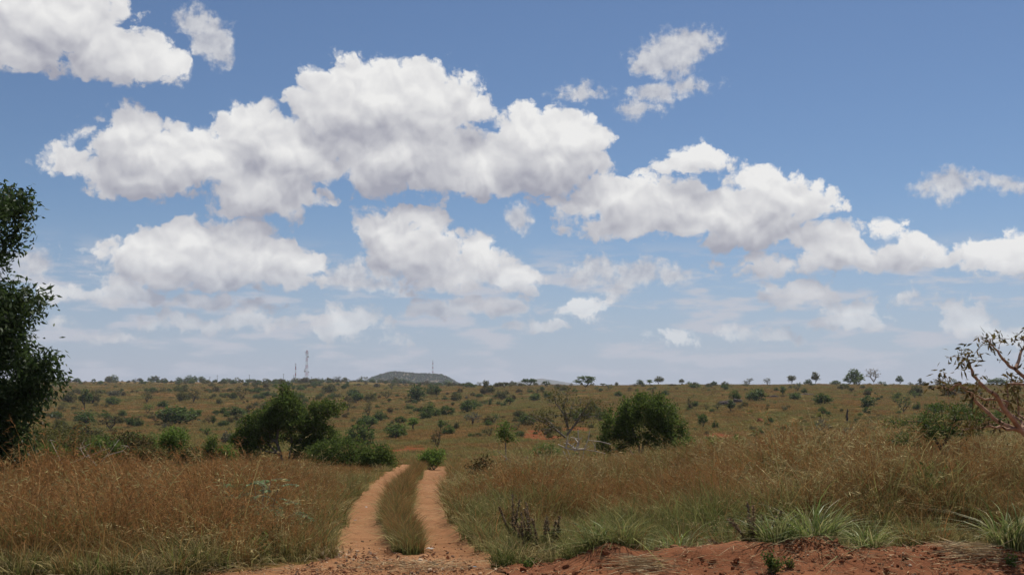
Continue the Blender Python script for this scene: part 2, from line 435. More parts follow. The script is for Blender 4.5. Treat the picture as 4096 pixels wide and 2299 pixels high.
def ground_material():
    m, t = material('savanna_ground'); N = NT(t); pos = N.pos()
    sp = N.n('ShaderNodeMapping'); N.set(sp.inputs[0], pos); sp.inputs['Scale'].default_value = (1, .35, 1)
    n0 = N.noise(sp.outputs[0], .012, 5, .6); n1 = N.noise(sp.outputs[0], .06, 5, .6); n2 = N.noise(pos, .5, 5, .65); n3 = N.noise(pos, 3.0, 4, .7)
    c = N.mix(N.ss(n0, .38, .62), C4((.165, .088, .033)), C4((.105, .098, .034)))
    c = N.mix(N.math('MULTIPLY', N.ss(n1, .48, .68), .6), c, C4((.19, .125, .05)))
    c = N.mix(N.math('MULTIPLY', N.ss(n2, .50, .70), .55), c, C4((.12, .10, .032)))
    c = N.mix(N.math('MULTIPLY', N.ss(n3, .48, .72), .5), c, C4((.14, .075, .03)))
    c = N.mix(N.math('MULTIPLY', N.attr('soil'), N.ss(n2, .30, .50)), c, C4((.17, .058, .026)))
    p = N.n('ShaderNodeBsdfPrincipled'); N.set(p.inputs['Base Color'], c); p.inputs['Roughness'].default_value = 1.
    p.inputs['Specular IOR Level'].default_value = 0.
    bp = N.n('ShaderNodeBump'); bp.inputs['Strength'].default_value = .7; bp.inputs['Distance'].default_value = .5
    N.set(bp.inputs['Height'], N.math('ADD', n2, N.math('MULTIPLY', n3, .35))); t.links.new(bp.outputs[0], p.inputs['Normal'])
    N.out(p.outputs[0]); return m

# ------------------------------------------------------------------ ground
SOILSPOTS = [(1640, 1800, 150, 22), (1560, 1830, 60, 16), (2150, 1740, 130, 22), (2300, 1720, 120, 14), (2900, 1745, 160, 16), (3010, 1700, 40, 8), (1480, 1900, 80, 12)]
_ss = []
for (a, b, rw, rh) in SOILSPOTS:
    p = hit(a, b, 56); q = hit(a, b - rh, 56); _ss.append((p[0], p[1], rw / 2 * 1.3 * mpp(p[1]), max(3.0, abs(q[1] - p[1]))))
def soil_at(x, y):
    s = np.zeros_like(np.asarray(x, float))
    for (a, b, rx, ry) in _ss:
        s = np.maximum(s, 1 - sstep(np.hypot((x - a) / rx, (y - b) / ry) + .5 * fbm(x, y, 6, 3), .6, 1.2))
    return s
rows = np.concatenate([np.linspace(-190, 0, 20)[:-1], np.linspace(0, 11, 23)[:-1], np.arange(11, 56, .16), 56 * np.exp(np.arange(1, 262) * .0198)])
rows = rows[rows < 9800]
tt = np.sinh(2.3 * np.linspace(-1, 1, 480)) / np.sinh(2.3)
X = tt[None, :] * np.minimum(32 + .78 * np.maximum(rows, 0), 7600)[:, None]; Y = np.broadcast_to(rows[:, None], X.shape)
Z = land(X, Y); bm = bare_max(X, Y)
Z = Z - .11 * sstep(bm, .0, .3)
nr, nc = X.shape; idx = np.arange(nr * nc).reshape(nr, nc)
quads = np.stack([idx[:-1, :-1], idx[:-1, 1:], idx[1:, 1:], idx[1:, :-1]], -1).reshape(-1, 4)
ob('ground', mesh('ground', np.stack([X, Y, Z], -1).reshape(-1, 3), quads, attrs={'soil': soil_at(X, Y).ravel()}, mat=ground_material(), smooth=True), kind='structure')

# bare earth: road with its apron, the two ruts, the graded bank
def earth(x0, x1, y0, y1, st, which, name, mat):
    xs = np.arange(x0, x1, st); ys = np.arange(y0, y1, st); x, y = np.meshgrid(xs, ys)
    rd, rt, bk = bare(x, y); ms = (rd, rt, bk); mx = np.maximum(np.maximum(rd, rt), bk)
    z = land(x, y) + .006 + .020 * fbm(x, y, .35, 3) + .012 * fbm(x, y, .09, 2) - .22 * sstep(-mx, -.03, .34)
    z = z - .06 * sstep(rt, .0, .3) + (.045 * fbm(x + 7, y, .55, 4) if which == 2 else 0)
    z = z - .03 * np.exp(-((y - 15.3) / .5) ** 2) * (which == 0)
    best = np.argmax(np.stack([rd, rt + .0, bk + .1]), 0)
    f = (best[:-1, :-1] == which) & (mx[:-1, :-1] > -.4)
    i = np.arange(x.size).reshape(x.shape)
    q = np.stack([i[:-1, :-1], i[:-1, 1:], i[1:, 1:], i[1:, :-1]], -1)[f]
    u, inv = np.unique(q, return_inverse=True)
    me = mesh(name, np.stack([x, y, z], -1).reshape(-1, 3)[u], inv.reshape(-1, 4), mat=mat, smooth=True)
    ob(name, me, kind='structure')
earth(-14, 14, 9.5, 18.2, .05, 0, 'dirt_road', MAT_SOIL)
earth(-6.2, .6, 15, 55, .05, 1, 'dirt_track', MAT_SOIL)
earth(-1.0, 13, 12.5, 17.6, .04, 2, 'soil_bank', MAT_BANK)

# ------------------------------------------------------------------ grass (stuff, instanced tufts)
def tuft(rng, n, rad, hm, hs, width, lean, seg=3, curl=.5, heads=0, headsize=.05):
    a = rng.random(n) * 2 * np.pi; r = rad * np.sqrt(rng.random(n))
    base = np.stack([r * np.cos(a), r * np.sin(a), np.full(n, -.03)], 1)
    out = np.stack([np.cos(a + rng.normal(0, .8, n)), np.sin(a + rng.normal(0, .8, n)), np.zeros(n)], 1)
    H = np.maximum(rng.normal(hm, hs, n), hm * .3); ln = np.abs(rng.normal(0, lean, n)) + lean * .3
    wd = width * rng.uniform(.6, 1.3, n); th = rng.random(n) * np.pi
    side = np.stack([np.cos(th), np.sin(th), np.zeros(n)], 1)
    tint = np.clip(rng.beta(1.2, 2.6, n), 0, 1)
    s = np.linspace(0, 1, seg + 1)
    P_ = base[:, None] + out[:, None] * (ln * H)[:, None, None] * (s ** (1 + curl * 2))[None, :, None] \
        + np.array([0, 0, 1.])[None, None] * (H[:, None] * (s - .35 * curl * ln[:, None] * s ** 3))[:, :, None]
    ww = wd[:, None] * np.clip(1.15 - s ** 2, .12, 1)[None]
    Lf = P_ - side[:, None] * ww[:, :, None] / 2; Rt = P_ + side[:, None] * ww[:, :, None] / 2
    v = np.stack([Lf, Rt], 2).reshape(n, -1, 3); k = np.arange(seg)
    q = np.stack([2 * k, 2 * k + 1, 2 * k + 3, 2 * k + 2], 1)
    q = (np.arange(n)[:, None, None] * (2 * (seg + 1)) + q[None]).reshape(-1, 4)
    h = np.broadcast_to(np.repeat(s, 2)[None], (n, 2 * seg + 2)).ravel()
    parts = [(v.reshape(-1, 3), q, {'h': h, 'tint': np.repeat(tint, 2 * seg + 2)})]
    if heads:
        k = rng.choice(n, int(n * heads), replace=False)
        m = 7; tip = P_[k, -1]; pre = P_[k, -2]; ax = unit(tip - pre)
        c0 = (tip[:, None] - ax[:, None] * (rng.random((len(k), m)) * headsize * 4)[:, :, None]).reshape(-1, 3)
        d = np.repeat(ax, m, 0) * .7 + rng.normal(0, .45, (len(k) * m, 3)) + [0, 0, -.25]
        lv, lq = leaves(c0, d, headsize * rng.uniform(.7, 1.5, len(c0)), headsize * .15, rng)
        parts.append((lv, lq, {'h': np.ones(len(lv)), 'tint': np.repeat(np.clip(rng.beta(1.5, 1.8, len(c0)), 0, 1), 4)}))
    return merge(parts)
def tuft_coll(name, specs):
    c = bpy.data.collections.new(name)
    for i, (mat, args, seed) in enumerate(specs):
        v, q, at = tuft(np.random.default_rng(seed), **args)
        o = bpy.data.objects.new('%s_%02d' % (name, i), mesh('%s_%02d' % (name, i), v, q, attrs=at, mat=mat)); c.objects.link(o)
    return c
_gn = {}
def scatter(name, coll, pts, rotz, tilt, scale, index, label=None, cat=None):
    n = len(pts); me = bpy.data.meshes.new(name); me.vertices.add(n)
    me.vertices.foreach_set('co', np.asarray(pts, np.float32).ravel())
    rot = np.stack([tilt[:, 0], tilt[:, 1], rotz], 1)
    at = me.attributes.new('rot', 'FLOAT_VECTOR', 'POINT'); at.data.foreach_set('vector', rot.astype(np.float32).ravel())
    at = me.attributes.new('scl', 'FLOAT_VECTOR', 'POINT'); at.data.foreach_set('vector', np.asarray(scale, np.float32).ravel())
    at = me.attributes.new('idx', 'INT', 'POINT'); at.data.foreach_set('value', np.asarray(index, np.int32))
    o = ob(name, me, kind='stuff', label=label, cat=cat)
    t = bpy.data.node_groups.new(name, 'GeometryNodeTree')
    t.interface.new_socket('Geometry', in_out='INPUT', socket_type='NodeSocketGeometry')
    t.interface.new_socket('Geometry', in_out='OUTPUT', socket_type='NodeSocketGeometry')
    gi = t.nodes.new('NodeGroupInput'); go = t.nodes.new('NodeGroupOutput')
    ci = t.nodes.new('GeometryNodeCollectionInfo'); ci.inputs['Collection'].default_value = coll
    ci.inputs['Separate Children'].default_value = True; ci.inputs['Reset Children'].default_value = True
    ip = t.nodes.new('GeometryNodeInstanceOnPoints'); ip.inputs['Pick Instance'].default_value = True
    def na(nm, ty):
        a = t.nodes.new('GeometryNodeInputNamedAttribute'); a.data_type = ty; a.inputs['Name'].default_value = nm
        return a.outputs['Attribute']
    L = t.links.new
    L(gi.outputs[0], ip.inputs['Points']); L(ci.outputs[0], ip.inputs['Instance'])
    L(na('rot', 'FLOAT_VECTOR'), ip.inputs['Rotation']); L(na('scl', 'FLOAT_VECTOR'), ip.inputs['Scale']); L(na('idx', 'INT'), ip.inputs['Instance Index'])
    L(ip.outputs[0], go.inputs[0])
    md = o.modifiers.new('scatter', 'NODES'); md.node_group = t
    return o

g_ = lambda n, rad, hm, hs, width, lean, **k: dict(n=n, rad=rad, hm=hm, hs=hs, width=width, lean=lean, **k)
TALL = tuft_coll('tall_tuft', [
  (G['red'],   g_(38, .30, .95, .26, .013, .30, heads=.55, headsize=.085), 1), (G['red'],   g_(34, .26, 1.05, .3, .012, .35, heads=.6, headsize=.09), 2),
  (G['straw'], g_(44, .30, .85, .24, .014, .38, heads=.35, headsize=.08), 3),  (G['straw'], g_(40, .32, .75, .22, .014, .55, heads=.3, headsize=.07), 4),
  (G['green'], g_(44, .30, .62, .18, .017, .45, curl=.8), 5),                  (G['green'], g_(40, .28, .74, .20, .016, .42, curl=.7), 6),
  (G['pale'],  g_(26, .30, 1.05, .30, .012, .60, heads=.7, headsize=.11), 7),  (G['pale'],  g_(36, .30, .50, .18, .015, .95, curl=.9), 8)])
def forb(name, lf, seed, h, n=150, L=.09, W=.04):
    r_ = np.random.default_rng(seed); m = 7; tp = np.stack([r_.normal(0, .16, m), r_.normal(0, .16, m), h * r_.uniform(.6, 1.1, m)], 1)
    k = r_.integers(0, m, n); f = r_.uniform(.15, 1, n)[:, None]
    v, q = leaves(tp[k] * f + r_.normal(0, .03, (n, 3)), r_.normal(0, 1, (n, 3)) + [0, 0, .25], L * r_.uniform(.6, 1.4, n), W, r_)
    sv, sq = tubes(np.zeros((m, 3)), tp, .005, .003, 4)
    v, q, a = merge([(v, q, {'h': np.full(len(v), .5), 'tint': np.repeat(r_.beta(1.2, 2.5, n), 4)}), (sv, sq, {'h': np.full(len(sv), .2), 'tint': np.full(len(sv), .9)})])
    o = bpy.data.objects.new(name, mesh(name, v, q, attrs=a, mat=LEAF[lf])); TALL.objects.link(o)
forb('tall_tuft_08', 'mid', 501, .62); forb('tall_tuft_09', 'olive', 502, .75, 120); forb('tall_tuft_10', 'brown', 503, .85, 110, .07, .025); forb('tall_tuft_11', 'fresh', 504, .5, 130, .1, .05)
LOW = tuft_coll('low_tuft', [
  (G['pale'],  g_(42, .20, .32, .10, .013, .9, curl=.8), 21), (G['pale'],  g_(42, .22, .26, .08, .013, 1.1, curl=.9), 22),
  (G['green'], g_(44, .18, .34, .10, .013, .55, curl=.7), 23), (G['straw'], g_(44, .16, .40, .12, .012, .45), 24),
  (G['green'], g_(40, .20, .25, .08, .014, .9, curl=.9), 25)])
FAR = tuft_coll('far_tuft', [
  (G['far'],   g_(150, .9, .55, .16, .030, .40), 31), (G['far'],   g_(150, .9, .62, .18, .028, .35), 32),
  (G['straw'], g_(140, .9, .50, .15, .028, .45), 33), (G['far'], g_(140, 1.0, .45, .14, .032, .5), 34), (G['green'], g_(120, .8, .42, .12, .034, .5), 35)])

rng = np.random.default_rng(11)
# near field
N_ = 52000
yy = np.sqrt(rng.random(N_) * (78 ** 2 - 14 ** 2) + 14 ** 2)
# denser close by
yy = np.where(rng.random(N_) < .45, np.sqrt(rng.random(N_) * (34 ** 2 - 14.2 ** 2) + 14.2 ** 2), yy)
xx = (rng.random(N_) * 2 - 1) * (.53 * yy + 3)
bmx = bare_max(xx, yy)
keep = bmx < -.10
xx, yy, bmx = xx[keep], yy[keep], bmx[keep]
zz = land(xx, yy)
cdist = xx - track_c(yy)
strip = (np.abs(cdist) < .62) & (yy > 15.5) & (yy < 53)
edge_ = np.clip((-bmx - .1) / 1.7, 0, 1)                       # 0 next to bare earth
patch = fbm(xx, yy, 5.0, 3); patch2 = fbm(xx + 50, yy + 9, 2.2, 2); patch3 = fbm(xx + 11, yy * .8 + 31, 1.3, 2); u = rng.random(len(xx))
roadside = sstep(-yy + (16.2 + .9 * patch2), -1.2, 1.2)
greenz = np.clip(np.exp(-(((xx - 1.2) / 3.0) ** 2 + ((yy - 18.5) / 3.0) ** 2)) * 1.1 + .5 * np.exp(-((xx - 5) / 4.) ** 2 - ((yy - 17.) / 1.5) ** 2) + .35 * np.exp(-((yy - 36) / 9) ** 2 - ((xx - 1) / 3) ** 2) + .25 * (1 - edge_) + .55 * sstep(xx, -.5, .5) * sstep(-yy, -19.5, -17), 0, 1)
redz = np.clip(.28 + 1.2 * patch + .25 * sstep(-xx, 2, 8) * sstep(yy, 17, 22), 0, 1)
kind = np.where(u < redz * .75, rng.integers(0, 2, len(xx)), rng.integers(2, 4, len(xx)))
u2 = rng.random(len(xx))
kind = np.where(u2 < .27 + .70 * greenz + .9 * np.clip(patch3 - .05, 0, 1), rng.integers(4, 6, len(xx)), kind)
kind = np.where((rng.random(len(xx)) < .07 + .35 * roadside + .20 * sstep(xx, 3, 7) * sstep(patch2, 0, .3)), rng.integers(6, 8, len(xx)), kind)
fo = rng.random(len(xx)) < .035 + .16 * np.clip(fbm(xx + 77, yy, 3.5, 2) - .12, 0, 1)
kind = np.where(fo, rng.choice([8, 9, 10, 11], len(xx), p=[.32, .28, .25, .15]), kind)
hs_ = (.34 + .30 * edge_) * np.clip(rng.normal(1, .27, len(xx)), .4, 1.55) * (1 - .30 * roadside) * (1 + .30 * patch2 + .55 * patch3)
hs_ = hs_ * (.92 + .12 * sstep(xx, 4, 9) * sstep(yy, 17.5, 22)) * np.where(xx < -3, np.interp(yy, [24, 32, 40, 46], [1.10, .85, .48, .36]), np.interp(yy, [32, 42, 48], [1, .70, .45]))
hs_ = hs_ * np.where(xx > 0, np.interp(yy, [16, 17.2, 19.5], [.55, .75, 1.0]), 1)
lowm = strip | (edge_ < .12) | ((roadside > .55) & (rng.random(len(xx)) < .75) & (xx < 0))
tl = ~lowm & ~((patch3 < -.30) & (rng.random(len(xx)) < .75) & (yy < 40))
sc3 = lambda s: np.stack([s * .8 + .22, s * .8 + .22, s], 1)
def tilt(n, s): return rng.normal(0, s, (n, 2))
n = tl.sum()
scatter('tall_grass', TALL, np.stack([xx, yy, zz], 1)[tl], rng.random(n) * 6.28, tilt(n, .10), sc3(np.clip(hs_, .2, 2)[tl]), kind[tl],
        'tall reddish brown and straw coloured grass growing on both sides of the track', 'grass')
# low grass: strip between the ruts, edges, roadside
n = 5200
sy = rng.uniform(17.7, 52, n); sx_ = track_c(sy) + rng.normal(0, .085, n)
ok = bare(sx_, sy)[1] < .02; sy, sx_ = sy[ok], sx_[ok]
lx = np.concatenate([xx[lowm], sx_]); ly = np.concatenate([yy[lowm], sy])
isst = np.concatenate([np.zeros(lowm.sum(), bool), np.ones(len(sy), bool)])
n = len(lx); lk = np.where(isst, rng.choice([2, 2, 3, 3, 4, 0], n), rng.choice([0, 1, 2, 3, 4], n, p=[.34, .22, .2, .14, .1]))
ls = np.where(isst, rng.uniform(.55, 1.0, n) * np.interp(ly, [17, 18.5, 30, 50], [.6, 1.0, .95, .7]), rng.uniform(.7, 1.25, n))
scatter('low_grass', LOW, np.stack([lx, ly, land(lx, ly)], 1), rng.random(n) * 6.28, tilt(n, .12), np.stack([np.where(isst, ls * .75, ls * .8 + .22)] * 2 + [ls], 1), lk,
        'short dry grass along the road edge and between the wheel ruts', 'grass')
# far slope
N_ = 52000
yy = np.exp(rng.uniform(np.log(62), np.log(900), N_)); xx = (rng.random(N_) * 2 - 1) * (.52 * yy + 5)
so_ = soil_at(xx, yy); keep = rng.random(N_) > so_ * 1.1; xx, yy = xx[keep], yy[keep]; n = len(xx)
pf = fbm(xx, yy, 40, 3); kf = np.where(rng.random(n) < .16, 4, np.where(rng.random(n) < .45 + pf, rng.integers(0, 2, n), rng.integers(2, 4, n)))
fs = rng.uniform(.6, 1.25, n) * np.interp(yy, [62, 150, 520, 900], [1.0, 1.2, 1.9, 2.6])
scatter('slope_grass', FAR, np.stack([xx, yy, land(xx, yy)], 1), rng.random(n) * 6.28, tilt(n, .06), np.stack([fs * 1.2, fs * 1.2, fs * .5], 1), kf,
        'brown savanna grass covering the far slope', 'grass')

# ------------------------------------------------------------------ trees and shrubs
def grow(stems, attr, rng, step=.35, bend=.12, up=0.0, plen=.3):
    """stems: list of polylines; attr: twig end points. returns nodes, parents, end flags"""
    nodes, par, L = [], [], []
    for s in stems:
        for k, p in enumerate(s):
            nodes.append(np.array(p, float)); par.append(len(nodes) - 2 if k else -1)
            L.append(0 if not k else L[-1] + np.linalg.norm(nodes[-1] - nodes[-2]))
    ends = np.zeros(len(nodes), bool).tolist()
    ctr = np.mean([s[-1] for s in stems], 0)
    for a in attr[np.argsort(np.linalg.norm(attr - ctr, axis=1))]:
        A = np.array(nodes); d = np.linalg.norm(A - a, axis=1)
        cost = d + plen * np.array(L) + np.where(A[:, 2] > a[2] + .05, .5 * (A[:, 2] - a[2]), 0)
        cost[np.array([p == -1 for p in par])] += 2.0
        j = int(np.argmin(cost)); k = max(1, int(np.ceil(d[j] / step))); p0 = nodes[j]; off = rng.normal(0, bend * d[j], 3); off[2] = abs(off[2]) * .3 - up * d[j]
        cur = j
        for i in range(1, k + 1):
            f = i / k; q = p0 + (a - p0) * f + off * math.sin(f * math.pi)
            nodes.append(q); par.append(cur); ends.append(i == k); L.append(L[cur] + d[j] / k); cur = len(nodes) - 1
    return np.array(nodes), np.array(par), np.array(ends)
def wood(nodes, par, ends, rtip, expo, rmax, sides=5):
    n = len(nodes); cnt = ends.astype(float)
    for i in range(n - 1, -1, -1):
        if par[i] >= 0: cnt[par[i]] += cnt[i]
    r = np.minimum(rtip * np.maximum(cnt, 1) ** expo, rmax)
    i = np.nonzero(par >= 0)[0]
    rp = np.minimum(r[par[i]], r[i] * 1.5)
    v, q = tubes(nodes[par[i]], nodes[i], rp, r[i] * np.where(ends[i], .5, 1), sides)
    return v, q
def lobes_points(lobes, n, rng, shell=.55):
    """points in the outer part of ellipsoid lobes (cx,cy,cz,rx,ry,rz)"""
    lb = np.array(lobes); vol = lb[:, 3] * lb[:, 4] * lb[:, 5]; k = rng.choice(len(lb), n, p=vol ** .8 / (vol ** .8).sum())
    d = unit(rng.normal(size=(n, 3))); r = shell + (1 - shell) * rng.random(n) ** .7
    return lb[k, :3] + d * r[:, None] * lb[k, 3:]
def foliage(att, rng, per, rc, L, W, droop=0., outc=None, flat=1.0, Lsd=.3):
    n = len(att) * per; a = np.repeat(att, per, 0)
    off = rng.normal(0, rc, (n, 3)) * [1, 1, flat]; c0 = a + off
    o = unit(a - (att.mean(0) if outc is None else outc))
    d = unit(rng.normal(size=(n, 3))) + o * .5 + [0, 0, .15 - droop]
    v, q = leaves(c0, d, L * np.clip(rng.normal(1, Lsd, n), .4, 2), W * np.clip(rng.normal(1, .25, n), .5, 1.8), rng, .12)
    ct = np.repeat(rng.beta(1.3, 3, len(att)), per)
    tint = np.clip(.5 * ct + .5 * rng.beta(1.1, 2.6, n), 0, 1)
    return v, q, {'h': np.repeat(rng.random(n), 4), 'tint': np.repeat(tint, 4)}
def tree(name, label, cat, loc, stems, lobes, leaf, bark, seed, natt=150, per=40, rc=.16, L=.10, W=.05, rtip=.008, expo=.46, rmax=.2, step=.35,
         bend=.12, droop=0., shell=.5, flat=1., extra=None, leafy=1.0, sides=5, group=None, plen=.3, up=0., parts=('trunk', 'crown'), clamp=True):
    rng = np.random.default_rng(seed)
    att = lobes_points(lobes, natt, rng, shell)
    if clamp: att[:, 2] = np.maximum(att[:, 2], .12)
    if extra is not None: att = np.concatenate([att, np.array(extra, float)])
    nd, pr, en = grow([np.array(s, float) for s in stems], att, rng, step, bend, up, plen)
    v, q = wood(nd, pr, en, rtip, expo, rmax, sides)
    e = ob(name, None, loc=loc, label=label, cat=cat, group=group); e.empty_display_size = .2
    ob(parts[0], mesh(parts[0], v, q, mat=BARK[bark], smooth=True), e)
    if leaf:
        la = att if leafy >= 1 else att[rng.random(len(att)) < leafy]
        # some leaf clumps also sit lower on the twigs
        v, q, at = foliage(la, rng, per, rc, L, W, droop, flat=flat)
        ob(parts[1], mesh(parts[1], v, q, attrs=at, mat=LEAF[leaf]), e)
    return e
def atd(px, d):
    v_ = pixdir(px, 1700); v_ = v_ / v_[1]; return np.array([v_[0] * d, d, float(land(v_[0] * d, d)) - .04])
def at(px, py, dmin=9., dz=-.03):
    p = hit(px, py, dmin); p[2] += dz; return p

# ---- the tall tree at the left edge
p = np.array([-15.0, 28.0, 0.]); p[2] = land(p[0], p[1]) - .1
tree('tall_tree', 'tall dark leafy tree with drooping foliage down to the grass at the roadside', 'tree', p,
     [[(0, 0, 0), (.1, 0, 1.6), (-.1, .1, 3.2), (0, 0, 5), (.1, 0, 6.6)]],
     [(1.3, 0, 7.4, 1.35, 1.4, 1.0), (1.0, 0, 6.3, 1.05, 1.2, .55), (.2, 0, 8.0, 1.1, 1.3, .8), (1.75, -.1, 5.1, 1.4, 1.5, .85), (.4, 0, 5.0, 1.8, 1.8, 1.2), (1.2, .1, 4.1, 1.6, 1.6, .8), (.6, 0, 3.0, 2.2, 2.0, 1.4),
      (1.6, -.2, 2.3, 1.5, 1.5, 1.1), (2.5, -.2, 3.0, .75, .9, .7), (.9, 0, 1.0, 1.5, 1.5, .95), (2.0, -.2, 1.5, 1.0, 1., .7), (-1.8, 0, 4, 1.8, 1.8, 2.6), (-1.0, 0, 6.8, 1.3, 1.3, 1.0)],
     'big', 'dark', 101, natt=560, per=150, rc=.20, L=.16, W=.06, rtip=.008, rmax=.22, droop=.75, shell=.25, step=.5,
     extra=[(3.3, -.4, 3.75), (3.05, -.4, 3.45), (3.45, -.3, 3.3), (2.8, -.3, 3.2), (3.2, -.2, 3.0), (3.3, -.5, 3.55), (2.9, -.4, 3.0), (2.75, -.4, 3.9)])

# ---- small tree with pinkish bare limbs at the right edge
d0_ = 15.8
def rp(px, py, d=d0_, dy=0.):
    v_ = pixdir(px, py); v_ = v_ / v_[1]; return np.array([v_[0] * (d + dy), d + dy, CAM[2] + v_[2] * (d + dy)])
bx = np.array([8.35, d0_, 0.]); bx[2] = land(bx[0], bx[1]) - .05
rng = np.random.default_rng(5)
limbs = [
 [(4150, 1760), (4085, 1722), (4000, 1690), (3930, 1630), (3870, 1565), (3840, 1530), (3790, 1560), (3775, 1540)],
 [(4085, 1722), (4020, 1640), (3985, 1580), (3930, 1540), (3890, 1500), (3878, 1450), (3850, 1430)],
 [(4020, 1640), (4030, 1607), (3960, 1595), (3900, 1580), (3868, 1565)],
 [(4085, 1722), (4090, 1690), (4050, 1660), (3990, 1635), (3940, 1612)],
 [(4150, 1760), (4170, 1600), (4110, 1530), (4060, 1475), (4010, 1435), (3975, 1390), (3950, 1360)],
 [(4060, 1475), (4080, 1420), (4100, 1380), (4085, 1340)],
 [(4085, 1722), (4000, 1705), (3930, 1710), (3860, 1720)],
 [(4170, 1600), (4110, 1540), (4030, 1536), (4030, 1607)],
 [(4150, 1760), (4130, 1690), (4075, 1660), (4070, 1600), (4060, 1560)],
 [(4170, 1600), (4180, 1450), (4140, 1360)], [(4150, 1760), (4250, 1600), (4330, 1480)], [(4250, 1600), (4260, 1430)],
]
e = ob('branching_tree', None, loc=bx, label='sparse small tree with pinkish bare limbs and withered leaves above the soil bank', cat='tree')
tv, tq, n0 = [], [], 0; twig_ends = []
def addtube(pts, r0, r1, sides=7):
    global n0
    pts = np.array(pts); rr = np.linspace(r0, r1, len(pts)); v_, q_ = tubes(pts[:-1], pts[1:], rr[:-1], rr[1:], sides)
    tv.append(v_); tq.append(q_ + n0); n0 += len(v_)
def refine(pts, k, jit):
    pts = np.array(pts, float); o_ = [pts[0]]
    for a_, b_ in zip(pts[:-1], pts[1:]):
        for i in range(1, k + 1):
            o_.append(a_ + (b_ - a_) * i / k + (rng.normal(0, jit, 3) if i < k else 0))
    return np.array(o_)
root = rp(4150, 1760)
addtube(refine([bx + [0, 0, 0], (bx + root) / 2 + [.1, 0, .05], root], 3, .012) - bx, .095, .07)
for li, lm in enumerate(limbs):
    dy = [0, -.3, -.1, .4, .2, .3, -.2, .5, .6, .3, 0, .3][li]
    pts = [rp(x_, y_, d0_, dy * min(1, k / 2)) for k, (x_, y_) in enumerate(lm)]
    main = li in (0, 1, 4)
    pts = refine(pts, 3, .012)
    addtube(pts - bx, .040 if main else .027, .009 if main else .007)
    for k in range(3, len(pts)):
        for _ in range(2 if k > len(pts) - 6 else 1):
            if rng.random() < (.8 if k > len(pts) - 6 else .25):
                dv = unit(rng.normal(0, 1, 3) + [-.3, 0, .35]); ln_ = rng.uniform(.10, .30)
                tw = refine([pts[k], pts[k] + dv * ln_ * .5 + [0, 0, .02], pts[k] + dv * ln_], 2, .008)
                addtube(tw - bx, .005, .003, 4); twig_ends += [tw[-1] - bx, tw[2] - bx]
    twig_ends += [pts[-1] - bx] * 3
ob('trunk', mesh('trunk', np.concatenate(tv), np.concatenate(tq), mat=BARK['pink'], smooth=True), e)
te = np.array(twig_ends); v_, q_, a_ = foliage(te, rng, 4, .05, .10, .030, droop=.55)
ob('crown', mesh('crown', v_, q_, attrs=a_, mat=LEAF['dry']), e)

# ---- leaning thorn tree right
b = atd(3745, 25.)
tree('thorn_tree', 'small thorn tree with fine dark green leaves leaning over the tall grass', 'tree', b,
     [[(0, 0, 0), (.25, 0, .45), (.55, .1, .85), (.85, .1, 1.15)], [(.25, 0, .45), (.1, 0, .8), (-.1, 0, 1.15)]],
     [(.35, 0, 1.65, .7, .7, .28), (-.3, .1, 1.35, .75, .6, .25), (.95, 0, 1.5, .6, .6, .25), (.2, 0, 1.2, .8, .6, .2), (-.6, 0, 1.0, .5, .5, .2)],
     'dark', 'dark', 131, natt=120, per=60, rc=.10, L=.05, W=.022, rtip=.005, rmax=.05, flat=.5, shell=.2)

# ---- main spreading tree left of the track
b = atd(1155, 56.)
tree('spreading_tree', 'wide spreading green tree with several pale trunks standing in tall grass', 'tree', b,
     [[(0, 0, 0), (.08, 0, .5), (.15, .1, 1.0), (.05, 0, 1.5), (-.1, 0, 2.2)], [(-.1, .1, 0), (-.5, 0, .55), (-.95, .1, .95), (-1.3, 0, 1.15)], [(-.2, -.1, 0), (-.35, -.2, .6), (-.5, -.3, 1.1)],
      [(.25, 0, 0), (.3, .1, .8), (.7, .1, 1.4), (1.2, 0, 1.9)]],
     [(-.2, 0, 2.55, .95, 1.0, .75), (-.1, 0, 3.05, .5, .6, .42), (-1.35, 0, 1.75, .95, 1.0, .62), (-1.9, .1, 1.35, .65, .7, .38), (-.8, -.4, 2.1, .8, .8, .5), (.9, .2, 2.25, .8, .9, .52), (1.65, .1, 2.6, .75, .7, .36), (1.5, -.2, 1.55, .8, .8, .42), (.5, -.6, 1.9, .7, .6, .45), (-.22, 0, 3.7, .14, .15, .28), (-2.2, 0, 1.05, .55, .6, .4), (-1.5, -.4, 1.25, .7, .6, .4), (1.2, .2, 1.0, .8, .7, .45), (2.1, .1, 2.75, .4, .4, .28), (1.9, 0, 1.1, .6, .6, .45), (.3, .3, 1.4, .8, .6, .5), (-1.7, -.5, .75, .7, .5, .45), (.9, -.6, .75, .7, .5, .5), (1.7, -.3, .65, .7, .6, .45), (-.9, .5, .9, .7, .5, .5)],
     'mid', 'grey', 111, natt=500, per=66, rc=.125, L=.11, W=.055, rtip=.007, rmax=.10, shell=.42, bend=.16).scale = (1.1, 1.05, 1.06)
